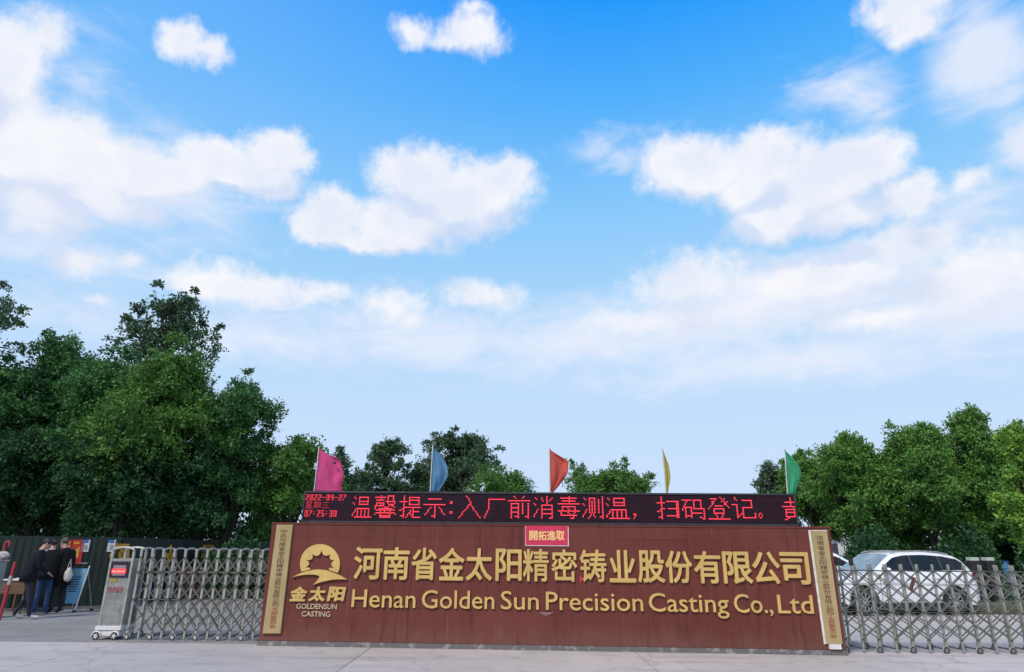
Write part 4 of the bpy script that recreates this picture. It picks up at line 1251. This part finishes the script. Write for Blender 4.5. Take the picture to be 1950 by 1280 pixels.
obj('knot', tube(bmesh.new(), [(.0, 0, 1.14), (-.05, .0, 1.19), (.04, 0, 1.2), (.06, 0, 1.16)], [.015, .028, .028, .01], 8), M['bag'], b2)


# ------------------------------------------------------------------ cars
def make_car(label, loc, yaw, scale=1.0):
    """front towards -x; length 4.6, width 1.84, height 1.66"""
    car = thing('parked_car', label, 'car', loc, yaw, 'white cars parked behind the right gate')
    car.scale = (scale,) * 3
    Ln = 4.6
    ip = lambda x, t: float(np.interp(x, [a for a, _ in t], [b for _, b in t]))
    hood = [(0, .62), (.05, .80), (.25, .93), (1.0, 1.04), (1.35, 1.08), (4.05, 1.12), (4.35, 1.13), (4.52, 1.06), (4.6, .85)]       # belt / hood line
    roof = [(1.2, 1.06), (1.35, 1.12), (1.7, 1.36), (2.05, 1.57), (2.4, 1.63), (3.0, 1.645), (3.6, 1.61), (4.0, 1.54), (4.2, 1.42), (4.42, 1.16), (4.5, 1.08)]
    half = [(0, .62), (.15, .80), (.4, .88), (1, .92), (3.8, .92), (4.3, .87), (4.52, .78), (4.6, .7)]
    wc = ((.88, .35), (3.62, .35)); AR = .395

    def bottom(x):
        z = .26 if .3 < x < 4.35 else (.32 if x < .3 else .36)
        for cx, cz in wc:
            if abs(x - cx) < AR: z = max(z, cz + math.sqrt(AR * AR - (x - cx) ** 2))
        return z
    xs = sorted(set([round(v, 3) for v in list(np.linspace(0, Ln, 47)) + [c + AR * math.cos(a) for c, _ in wc for a in np.linspace(0, math.pi, 15)]]))
    bm = bmesh.new(); rows = []
    for x in xs:
        zb = bottom(x); zh = ip(x, hood); hw_ = ip(x, half)
        zm = max(.62, zb + .02); zm = min(zm, zh - .06)
        zs = [zb, zb + (zm - zb) * .5, zm, zm + (zh - zm) * .6, zh - .02, zh]
        fw_ = [.97, .995, 1.0, .99, .965, .93]
        pts = [(hw_ * f, z) for f, z in zip(fw_, zs)] + [(hw_ * .6, zh + .012), (0, zh + .02)]
        rows.append([[bm.verts.new((x, s * y, z)) for y, z in pts] for s in (-1, 1)])
    for a, b in zip(rows, rows[1:]):
        for s in (0, 1):
            for k in range(7):
                q = (a[s][k], b[s][k], b[s][k + 1], a[s][k + 1]); bm.faces.new(q if s == 0 else q[::-1])
    for e in (rows[0], rows[-1]):
        for k in range(7): bm.faces.new((e[0][k], e[0][k + 1], e[1][k + 1], e[1][k]))
    bmesh.ops.remove_doubles(bm, verts=bm.verts[:], dist=1e-4)
    bmesh.ops.recalc_face_normals(bm, faces=bm.faces[:])
    body = obj('body', bm, M['car_white'], car, smooth=True)
    # greenhouse: roof shell, pillars and glass
    gx = np.linspace(1.25, 4.46, 34); bm = bmesh.new(); rows = []
    for x in gx:
        zr = ip(x, roof); zh = ip(x, hood) - .005; hw_ = ip(x, half) * .925
        tw = .70 + .0 * x; tw = np.interp(x, [1.25, 2.0, 3.8, 4.46], [.80, .66, .66, .78])
        pts = [(hw_, zh), (hw_ - (hw_ - tw) * .9, max(zh + .001, zr - .07)), (tw - .05, max(zh + .0015, zr - .025)), (tw * .5, max(zh + .002, zr - .004)), (0, zr)]
        rows.append([[bm.verts.new((x, s * y, z)) for y, z in pts] for s in (-1, 1)])
    for a, b in zip(rows, rows[1:]):
        for s in (0, 1):
            for k in range(4):
                q = (a[s][k], b[s][k], b[s][k + 1], a[s][k + 1]); bm.faces.new(q if s == 0 else q[::-1])
    bmesh.ops.remove_doubles(bm, verts=bm.verts[:], dist=1e-4)
    obj('roof', bm, M['car_white'], car, smooth=True)
    # windows lie 4 mm proud of the shell, as flush glass does

    def side_glass(x0, x1, s, nm='side_window'):
        bm = bmesh.new(); rr_ = []
        for x in np.linspace(x0, x1, 10):
            zr = ip(x, roof); zh = ip(x, hood); hw_ = ip(x, half) * .925; tw = np.interp(x, [1.25, 2.0, 3.8, 4.46], [.80, .66, .66, .78])
            zt_ = zr - .07; yt = hw_ - (hw_ - tw) * .9
            z0 = zh + .03; z1 = max(z0 + .005, zt_ - .035)
            f0 = (z0 - zh) / max(zt_ - zh, .01); f1 = (z1 - zh) / max(zt_ - zh, .01)
            rr_.append([bm.verts.new((x, s * (hw_ + (yt - hw_) * f + .006), z)) for f, z in ((f0, z0), (f1, z1))])
        for a, b in zip(rr_, rr_[1:]): bm.faces.new((a[0], b[0], b[1], a[1]) if s < 0 else (a[1], b[1], b[0], a[0]))
        bmesh.ops.solidify(bm, geom=bm.faces[:], thickness=.003)
        obj(nm, bm, M['car_glass'], car, smooth=False)
    for s in (-1, 1):
        side_glass(1.60, 2.545, s); side_glass(2.552, 3.442, s); side_glass(3.449, 4.16, s, 'quarter_window')
        # door seams and handles
        for x in (1.40, 2.55, 3.40):
            obj('door_seam', B((x - .004, s * .918 - .004, .36), (x + .004, s * .918 + .004, 1.06)), M['car_trim'], body)
        for x in (2.3, 3.2):
            obj('door_handle', B((x - .10, s * .925 - .015, .93), (x + .08, s * .925 + .015, .965), .01), M['car_white'], body)
        obj('sill', B((1.3, s * .90 - .02, .22), (3.2, s * .90 + .02, .33), .01), M['car_trim'], car)
        obj('roof_rail', tube(bmesh.new(), [(2.1, s * .60, 1.58), (2.3, s * .60, 1.625), (3.0, s * .60, 1.645), (3.6, s * .60, 1.615), (3.9, s * .60, 1.56)], .016, 8), M['steel'], car)
        mr = bmesh.new(); bmesh.ops.create_uvsphere(mr, u_segments=12, v_segments=8, radius=1)
        for v in mr.verts: v.co = Vector((1.62 + v.co.x * .07, s * (1.0 + v.co.y * .11), 1.14 + v.co.z * .075))
        obj('wing_mirror', mr, M['car_white'], car, smooth=True)
        obj('headlight', prism(bmesh.new(), [(.03, .72), (.30, .80), (.42, .87), (.12, .86)], s * .80 - .06, s * .80 + .075), M['lamp_clear'], car)
        obj('tail_lamp', prism(bmesh.new(), [(4.28, .92), (4.50, .90), (4.50, 1.06), (4.36, 1.08)], s * .80 - .05, s * .80 + .065), M['lamp_red'], car)
        for cx, cz in wc:
            # dark arch liner
            ln = [(cx + (AR + .03) * math.cos(a), cz + (AR + .03) * math.sin(a)) for a in np.linspace(-.25, math.pi + .25, 20)]
            ln2 = [(cx + (AR - .004) * math.cos(a), cz + (AR - .004) * math.sin(a)) for a in np.linspace(math.pi + .25, -.25, 20)]
            obj('arch_trim', prism(bmesh.new(), ln + ln2, s * .915 - .012, s * .915 + .014), M['car_trim'], car)
            obj('arch_liner', tube(bmesh.new(), [(cx, s * .60, cz), (cx, s * .62, cz)], AR, 20), M['car_trim'], car)
            bmw = bmesh.new(); n = 28; R1 = .35
            prof = [(R1 * .64, -.11), (R1 * .96, -.115), (R1, -.09), (R1, .09), (R1 * .96, .115), (R1 * .64, .11)]
            RR = [[bmw.verts.new((rr2 * math.cos(k / n * 2 * math.pi), yy, rr2 * math.sin(k / n * 2 * math.pi))) for rr2, yy in prof] for k in range(n)]
            for k in range(n):
                for j in range(6): bmw.faces.new((RR[k][j], RR[k][(j + 1) % 6], RR[(k + 1) % n][(j + 1) % 6], RR[(k + 1) % n][j]))
            bmesh.ops.recalc_face_normals(bmw, faces=bmw.faces[:])
            wv = obj('wheel', bmw, M['rubber'], car, (cx, s * .79, R1))
            bmr = bmesh.new()
            for k in range(10):
                a = k / 10 * 2 * math.pi; a2 = a + .12
                bar(bmr, (.03 * math.cos(a), s * .095, .03 * math.sin(a)), (R1 * .64 * math.cos(a2), s * .10, R1 * .64 * math.sin(a2)), .035, .03)
            tube(bmr, [(0, s * .06, 0), (0, s * .112, 0)], .055, 12)
            pts = [(R1 * .63 * math.cos(a), s * .10, R1 * .63 * math.sin(a)) for a in np.linspace(0, 2 * math.pi, 25)]
            tube(bmr, pts, .014, 6, False)
            obj('rim', bmr, M['alloy'], wv)
            obj('brake_disc', tube(bmesh.new(), [(0, s * .02, 0), (0, s * .04, 0)], R1 * .62, 20), M['car_trim'], wv)
    # windscreen and rear glass
    for (xa, xb, nm) in ((1.36, 2.02, 'windscreen'), (4.06, 4.40, 'rear_window')):
        bm = bmesh.new(); rr_ = []
        for x in np.linspace(xa, xb, 6):
            zr = ip(x, roof) + .008; tw = np.interp(x, [1.25, 2.0, 3.8, 4.46], [.80, .66, .66, .78]) - .07
            rr_.append([bm.verts.new((x - (.006 if nm == 'windscreen' else -.006), y, zr - .03 * (abs(y) / tw) ** 3)) for y in np.linspace(-tw, tw, 9)])
        for a, b in zip(rr_, rr_[1:]):
            for k in range(8): bm.faces.new((a[k], a[k + 1], b[k + 1], b[k]))
        obj(nm, bm, M['windscreen'] if nm == 'windscreen' else M['car_glass'], car, smooth=True)
    obj('grille', B((-.02, -.45, .62), (.06, .45, .78), .01), M['car_trim'], car)
    obj('lower_bumper', B((4.45, -.7, .36), (4.62, .7, .56), .03), M['car_trim'], car)
    obj('number_plate', B((-.035, -.22, .48), (.02, .22, .60)), M['poster_blue'], car)
    obj('underbody', B((.3, -.6, .2), (4.3, .6, .5)), M['car_trim'], car)
    return car


# near side rear wheel contact ~(1826,1171), front wheel ~(1640,1168)
cr = ground(1829, 1173); cf = ground(1640, 1172)
dv = cr - cf; cyaw = math.atan2(dv.y, dv.x)
print('car wheelbase px', dv.length, cr, cf, math.degrees(cyaw))
cyaw = math.radians(10)
ax_ = Vector((math.cos(cyaw), math.sin(cyaw), 0)); ay_ = Vector((-ax_.y, ax_.x, 0))
mid = (cr + cf) / 2
car1 = make_car('white SUV with dark side windows parked behind the right gate', mid - ax_ * 2.25 + ay_ * .80, cyaw)
p2 = ground(1560, 1160)
car2 = make_car('white car mostly hidden behind the right end of the wall', Vector((at_y(1738, 1150, mid.y + 3.0).x, mid.y + 3.0, 0)), math.radians(160))

# ------------------------------------------------------------------ right background pieces
p = ground(1900, 1130)
tag(obj('grass_bank', None or B((0, 0, 0), (9, 2.2, .22), .1), M['soil'], None, ground(1868, 1172) + Vector((0, .3, 0))), kind='structure')
for k, x in enumerate((1852, 1881)):
    Yb = 21.0
    a = at_y(x, 1066, Yb)
    t = thing('gate_bollard', ['black gatepost with pale cap beside the rear of the white SUV', 'black gatepost with pale cap at the far right'][k], 'gatepost', (a.x, Yb, 0), 0, 'black gateposts with pale caps')
    obj('shaft', B((-.14, -.14, 0), (.14, .14, a.z - .03), .015), M['black'], t)
    obj('cap', B((-.12, -.13, a.z - .028), (.12, .13, a.z + .07), .01), mat('pale_cap', (.5, .55, .48), None, 8, .6), t)
a = at_y(1812, 1060, 30); b = at_y(1838, 1044, 30)
t = thing('blue_shed', 'light blue sheet metal shed between the trees behind the SUV', 'shed', (a.x, 30, 0))
obj('wall', B((0, 0, 0), (b.x - a.x, 1.6, b.z - .1)), M['blue_light'], t); obj('roof', B((-.1, -.1, b.z - .098), (b.x - a.x + .1, 1.7, b.z)), M['blue_light'], t)
obj('door', B((.15, -.02, 0), (.45, -.003, 1.4)), M['blue_sheet'], t)
a = at_y(1903, 1086, 27); b = at_y(1914, 1070, 27)
t = thing('blue_barrel', 'light blue barrel beneath the lime-green tree', 'barrel', ((a.x + b.x) / 2, 27, 0))
obj('drum', tube(bmesh.new(), [(0, 0, 0), (0, 0, .4), (0, 0, .42), (0, 0, .8), (0, 0, .82), (0, 0, b.z)], [.24, .24, .26, .26, .24, .22], 16), M['blue_light'], t)
obj('rim', tube(bmesh.new(), [(0, 0, b.z), (0, 0, b.z + .03)], .24, 16), M['blue_sheet'], t)
# far factory sheds glimpsed between trunks
Yf = 62
a = at_y(452, 1036, Yf); b = at_y(497, 1016, Yf)
t = thing('blue_container', 'blue sheet metal cabin seen between the tree trunks left of the wall', 'cabin', (a.x, Yf, 0))
W_ = b.x - a.x
obj('wall', B((0, 0, 0), (W_, 3, b.z)), M['blue_sheet'], t); obj('roof', B((-.2, -.2, b.z), (W_ + .2, 3.2, b.z + .15)), M['white_wall'], t)
obj('door', B((W_ * .62, -.05, 0), (W_ * .72, -.01, b.z - .3)), mat('dark_blue', (.01, .03, .14), None, 5, .6), t)
a = at_y(380, 1036, Yf + 8); b = at_y(900, 1004, Yf + 8)
t = thing('factory_building', 'white factory building far behind the blue cabin', 'building', (a.x, Yf + 8, 0))
W_ = b.x - a.x
obj('wall', B((0, 0, 0), (W_, 14, b.z)), M['white_wall'], t); obj('roof', B((-.3, -.3, b.z), (W_ + .3, 14.3, b.z + .3)), M['steel'], t)
wb = B((0, -.03, 1.2), (1.6, -.005, 2.4)); o = obj('window', wb, M['car_glass'], t, (1.5, 0, 0))
for k in range(1, int(W_ / 4)): inst('window', o.data, t, (1.5 + 4 * k, 0, 0))
a = at_y(1540, 1060, Yf + 8); b = at_y(1830, 1030, Yf + 8)
t = thing('factory_building', 'white factory building glimpsed behind the right-hand trees', 'building', (a.x, Yf + 8, 0))
W_ = b.x - a.x
obj('wall', B((0, 0, 0), (W_, 14, b.z)), M['white_wall'], t); obj('roof', B((-.3, -.3, b.z), (W_ + .3, 14.3, b.z + .3)), M['steel'], t)
for k in range(0, int(W_ / 4)): inst('window', o.data, t, (1.5 + 4 * k, 0, 0))


# ------------------------------------------------------------------ vegetation
def leaf_object(name, P, D, Ls, Ws, mt, parent, rs):
    """P base points, D directions, diamond leaves slightly folded"""
    n = len(P)
    up_ = rs.normal(size=(n, 3)); up_[:, 2] += .8
    S_ = np.cross(D, up_); S_ /= np.linalg.norm(S_, axis=1, keepdims=True) + 1e-9
    Nn = np.cross(S_, D)
    Ls = Ls[:, None]; Ws = Ws[:, None]
    v = np.empty((n, 4, 3), np.float32)
    v[:, 0] = P; v[:, 1] = P + D * Ls * .45 + S_ * Ws * .5 + Nn * Ws * .12
    v[:, 2] = P + D * Ls - Nn * Ls * .08; v[:, 3] = P + D * Ls * .45 - S_ * Ws * .5 + Nn * Ws * .12
    me = bpy.data.meshes.new(name)
    me.vertices.add(n * 4); me.vertices.foreach_set('co', v.reshape(-1))
    me.loops.add(n * 4); me.loops.foreach_set('vertex_index', np.arange(n * 4, dtype=np.int32))
    me.polygons.add(n); me.polygons.foreach_set('loop_start', np.arange(0, n * 4, 4, dtype=np.int32))
    try: me.polygons.foreach_set('loop_total', np.full(n, 4, dtype=np.int32))
    except Exception: pass
    me.update(calc_edges=True)
    me.materials.append(mt)
    o = bpy.data.objects.new(name, me)
    return link(o, parent)


def unit(a): return a / (np.linalg.norm(a, axis=-1, keepdims=True) + 1e-9)


def tree(label, x, Y, H, R, zb, mt, seed, leaf=.15, nl=34, tw=70, lpt=9, shape='round', trunk_r=.13, group='leafy trees behind the entrance', name='broadleaf_tree', droop=.0, stems=1, openness=1.0, base=0.0, flat=.55):
    rs = np.random.RandomState(seed); rg = random.Random(seed)
    t = thing(name, label, 'tree', (x, Y, base), 0, group)
    hz = (H - zb) / 2; cz = (H + zb) / 2
    K = 7
    mc = unit(rs.normal(size=(K, 3)) + np.array([0, 0, .25])) * rs.uniform(.42, .78, (K, 1)); mc[0] = (0, 0, .72); mc[1] = (rs.uniform(-.3, .3), 0, -.2)
    nl = int(nl * 1.6)
    kk = rs.randint(0, K, nl)
    C_ = mc[kk] + rs.normal(scale=.27, size=(nl, 3))
    q_ = np.linalg.norm(C_, axis=1, keepdims=True); C_ = np.where(q_ > .98, C_ / q_ * .98, C_)
    C_ = C_ * np.array([R, R, hz]) * .86
    if shape == 'poplar':
        zf = rs.uniform(-1, 1, nl); ww = np.sqrt(np.clip(1 - ((zf + .25) / 1.3) ** 2, .03, 1)); a = rs.uniform(0, 2 * math.pi, nl); q = rs.uniform(.1, .95, nl)
        C_ = np.stack([np.cos(a) * q * R * ww, np.sin(a) * q * R * ww, zf * hz * .92], 1)
    C_[:, 2] += cz
    lr = rs.uniform(.17, .38, nl) * R * openness * (.85 if shape == 'poplar' else 1)
    # leading shoots that break the outline
    nsh = max(8, nl // 2)
    k = rs.randint(0, nl, nsh)
    Csh = C_[k] + unit(C_[k] - np.array([0, 0, cz - hz * .4])) * lr[k][:, None] * rs.uniform(.8, 1.7, (nsh, 1)); lsh = lr[k] * rs.uniform(.22, .48, nsh)
    C_ = np.vstack([C_, Csh]); lr = np.concatenate([lr, lsh])
    P = []; D = []
    for c, r_ in zip(C_, lr):
        nt_ = max(8, int(tw * .8 * (r_ / (.34 * R)) ** 2))
        d = unit(rs.normal(size=(nt_, 3)) + np.array([0, 0, .25]))
        st0 = c + d * r_ * rs.uniform(.15, .8, (nt_, 1)) * np.array([1.12, 1.12, flat])
        dd = unit(d + rs.normal(scale=.45, size=(nt_, 3)) + np.array([0, 0, .1 - droop]))
        ln = rs.uniform(.35, .75, (nt_, 1)) * min(r_, .9)
        s = np.linspace(0, 1, lpt)[None, :, None]
        pp_ = st0[:, None, :] + dd[:, None, :] * ln[:, None, :] * s + rs.normal(scale=.035, size=(nt_, lpt, 3)) - np.array([0, 0, 1]) * droop * .4 * ln[:, None, :] * s * s
        ld = unit(dd[:, None, :] * .5 + rs.normal(scale=.75, size=(nt_, lpt, 3)) - np.array([0, 0, droop + .1]))
        P.append(pp_.reshape(-1, 3)); D.append(ld.reshape(-1, 3))
    P = np.vstack(P); D = np.vstack(D)
    zt_ = np.percentile(P[:, 2], 99.85); zl = zb
    P[:, 2] = np.where(P[:, 2] > cz, cz + (P[:, 2] - cz) * (H - cz) / (zt_ - cz), P[:, 2])
    P = np.repeat(P, 2, 0) + rs.normal(scale=.05, size=(len(P) * 2, 3)); D = unit(np.repeat(D, 2, 0) + rs.normal(scale=.5, size=(len(D) * 2, 3))); leaf = leaf * .74
    n = len(P); Ls = leaf * rs.uniform(.65, 1.3, n); Ws = Ls * rs.uniform(.45, .75, n)
    leaf_object('crown', P, D, Ls, Ws, mt, t, rs)
    # trunk and limbs
    bm = bmesh.new()
    top = cz + hz * .35
    for sidx in range(stems):
        ox = rg.uniform(-.25, .25) * (stems > 1); oy = rg.uniform(-.2, .2) * (stems > 1); tx = rg.uniform(-.5, .5) * (1 if stems > 1 else .3)
        pts = [(ox + tx * f * f * 2 + .05 * math.sin(f * 7 + seed), oy + .05 * math.cos(f * 5 + seed), top * f) for f in np.linspace(0, 1, 8)]
        tube(bm, pts, [trunk_r * (1.25 - f * 1.05) * (.75 if stems > 1 else 1) for f in np.linspace(0, 1, 8)], 8)
    obj('trunk', bm, M['bark'], t, smooth=True)
    bm = bmesh.new()
    for c in C_[:nl]:
        z0 = max(zb * .8, min(top * .9, c[2] - rg.uniform(.6, 1.6) * hz * .5)); p0 = Vector((0.05 * math.sin(z0), 0, z0)); p1 = Vector(c)
        mid_ = p0.lerp(p1, .5) + Vector((0, 0, .12 * (p1 - p0).length))
        tube(bm, [p0, mid_, p1], [trunk_r * .32, trunk_r * .2, trunk_r * .07], 5)
    obj('limbs', bm, M['bark'], t, smooth=True)
    return n


def px_tree(label, px, top_py, Y, half_px, zb, mt, seed, **kw):
    a = at_y(px, top_py, Y); b = at_y(px + half_px, top_py + 60, Y)
    return tree(label, a.x, Y, a.z * .985, abs(b.x - a.x), zb, mt, seed, **kw)


tot = 0
# front row of the left wood
LG = 'dark trees behind the green hoarding'
tot += px_tree('leafy dark tree at the left picture edge above the people', 40, 655, 25, 125, 1.3, M['leaf_dark'], 11, leaf=.17, nl=46, tw=95, droop=.25, group=LG)
tot += px_tree('dark tree with wispy top, third from the left picture edge', 140, 640, 26.5, 95, 1.6, M['leaf_dark'], 12, leaf=.17, nl=40, tw=90, droop=.3, group=LG)
tot += px_tree('dark tree above the gate head in front of the tall poplar', 225, 668, 25, 115, 1.5, M['leaf_dark'], 13, leaf=.17, nl=44, tw=90, droop=.25, group=LG)
tot += px_tree('broad round dark tree above the left gate', 335, 650, 24, 125, 1.9, M['leaf_mid'], 14, leaf=.16, nl=50, tw=95, droop=.25, group=LG)
tot += px_tree('tall poplar with clumped leaves rising highest above the left wood', 338, 540, 33, 100, 6.0, M['leaf_grey'], 15, leaf=.23, nl=48, tw=34, lpt=7, shape='poplar', group=LG, name='poplar_tree', trunk_r=.2)
tot += px_tree('upright dark tree right of the broad round one', 475, 700, 25, 78, 1.9, M['leaf_dark'], 16, leaf=.15, nl=42, tw=70, droop=.2, group=LG, stems=2)
tot += px_tree('small bushy tree behind the pink flag', 575, 828, 26, 85, 1.6, M['leaf_mid'], 17, leaf=.15, nl=34, tw=70, group=LG, stems=3)
tot += px_tree('low thin tree just right of the pink flag', 655, 850, 30, 38, 1.6, M['leaf_grey'], 18, leaf=.14, nl=18, tw=40, group=LG)
tot += px_tree('dark low tree filling under the canopy at the far left', 100, 800, 23.5, 120, 1.2, M['leaf_shaded'], 31, leaf=.17, nl=34, tw=90, group=LG)
tot += px_tree('dark low tree under the canopy above the gate head', 260, 820, 22.8, 120, 1.5, M['leaf_shaded'], 32, leaf=.17, nl=34, tw=90, droop=.4, group=LG)
tot += px_tree('low tree with drooping leaves above the left gate middle', 400, 845, 25, 100, 2.0, M['leaf_shaded'], 33, leaf=.16, nl=32, tw=80, droop=.3, group=LG)
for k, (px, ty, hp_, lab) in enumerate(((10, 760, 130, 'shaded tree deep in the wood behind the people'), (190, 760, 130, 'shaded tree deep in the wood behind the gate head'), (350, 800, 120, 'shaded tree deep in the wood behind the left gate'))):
    tot += px_tree(lab, px, ty, 30 + k, hp_, .6, M['leaf_shaded'], 40 + k, leaf=.22, nl=36, tw=70, lpt=8, group=LG)
tot += px_tree('tall poplar standing just outside the left edge, only its branch tips showing', -55, 535, 24, 112, 8.3, M['leaf_grey'], 19, leaf=.17, nl=40, tw=30, lpt=7, shape='poplar', name='poplar_tree', group=LG, trunk_r=.2)
# middle, beyond the wall
MG = 'distant trees showing above the LED display'
tot += px_tree('thin airy distant tree between the pink and blue flags', 742, 832, 44, 54, 2.5, M['leaf_grey'], 20, leaf=.19, nl=44, tw=56, lpt=8, shape='poplar', group=MG, stems=2)
tot += px_tree('taller distant tree directly behind the blue flag', 870, 808, 44, 88, 2.5, M['leaf_grey'], 21, leaf=.20, nl=64, tw=70, lpt=8, shape='poplar', group=MG)
tot += px_tree('low light-green round tree right of the blue flag', 945, 884, 40, 74, 1.5, M['leaf_mid'], 22, leaf=.17, nl=30, tw=70, group=MG)
tot += px_tree('round bright tree between the red and yellow flags', 1155, 874, 38, 92, 1.6, M['leaf_mid'], 23, leaf=.17, nl=38, tw=75, group=MG)
tot += px_tree('low airy tree between the pink flag and the thin distant tree', 695, 893, 42, 42, 1.5, M['leaf_grey'], 54, leaf=.17, nl=24, tw=50, group=MG)
tot += px_tree('small dark tree left of the tree behind the blue flag', 805, 880, 46, 40, 2.0, M['leaf_grey'], 24, leaf=.19, nl=22, tw=40, group=MG)
# right row
RG = 'green trees behind the right gate'
tot += px_tree('darker small tree just left of the green flag', 1465, 880, 34, 58, 1.8, M['leaf_grey'], 25, leaf=.16, nl=32, tw=60, group=RG)
tot += px_tree('tree directly behind the green flag', 1530, 855, 32, 60, 1.6, M['leaf_right'], 30, leaf=.16, nl=34, tw=70, group=RG)
tot += px_tree('bushy green tree above the right end of the wall', 1612, 822, 28, 108, 1.9, M['leaf_right'], 26, leaf=.16, nl=46, tw=85, group=RG)
tot += px_tree('green tree above the white SUV, second from the right edge group', 1735, 805, 27, 108, 2.1, M['leaf_right'], 27, leaf=.16, nl=46, tw=85, group=RG)
tot += px_tree('tallest green tree of the right row with pointed top', 1832, 780, 27.5, 98, 2.0, M['leaf_right'], 28, leaf=.16, nl=46, tw=85, group=RG)
tot += px_tree('green tree cut by the right picture edge behind the lime-green one', 1945, 800, 28, 90, 1.8, M['leaf_right'], 29, leaf=.16, nl=44, tw=80, group=RG)
tot += px_tree('shaded low tree behind the right end of the wall', 1660, 900, 31, 110, 1.2, M['leaf_right'], 51, leaf=.18, nl=34, tw=80, group=RG)
tot += px_tree('shaded low tree behind the white SUV roof', 1800, 900, 33, 110, 1.0, M['leaf_right'], 52, leaf=.18, nl=34, tw=80, group=RG)
tot += px_tree('low dark bush tree beneath the lime-green tree', 1893, 985, 29, 80, .3, M['leaf_shaded'], 55, leaf=.17, nl=30, tw=70, group=RG)
tot += px_tree('lime-green tree at the right picture edge above the gate', 1925, 806, 20, 66, 1.25, M['leaf_lime'], 53, leaf=.13, nl=44, tw=42, lpt=8, group=RG, openness=.9)
print('leaves', tot)

# undergrowth behind the hoarding and hedges on the right: uncountable
def thicket(name, x0, x1, Y0, Y1, h, n, mt, seed, leaf=.14):
    rs = np.random.RandomState(seed)
    nb = int((x1 - x0) * 1.2); cx = rs.uniform(x0, x1, nb); cy = rs.uniform(Y0, Y1, nb); ch = rs.uniform(.55, 1, nb) * h
    k = rs.randint(0, nb, n); u_ = unit(rs.normal(size=(n, 3))); u_[:, 2] = np.abs(u_[:, 2])
    P = np.stack([cx[k], cy[k], np.zeros(n)], 1) + u_ * np.stack([np.full(n, .9), np.full(n, .6), ch[k]], 1) * rs.uniform(.6, 1.05, (n, 1))
    D = unit(u_ + rs.normal(scale=.7, size=(n, 3))); Ls = leaf * rs.uniform(.6, 1.3, n)
    return tag(leaf_object(name, P, D, Ls, Ls * .6, mt, None, rs), kind='stuff')


thicket('undergrowth', -26, -7, 22.5, 25, 2.3, 26000, M['leaf_shaded'], 61)
thicket('hedge', 8.5, 28, 24, 26.5, 2.7, 46000, M['leaf_shaded'], 62)
thicket('undergrowth', -32, -10, 33, 36, 4.0, 16000, M['leaf_shaded'], 63, .25)
gp = ground(1868, 1172)
thicket('grass_tufts', gp.x, gp.x + 7, gp.y + .5, gp.y + 2.3, .38, 14000, M['leaf_mid'], 64, .07)
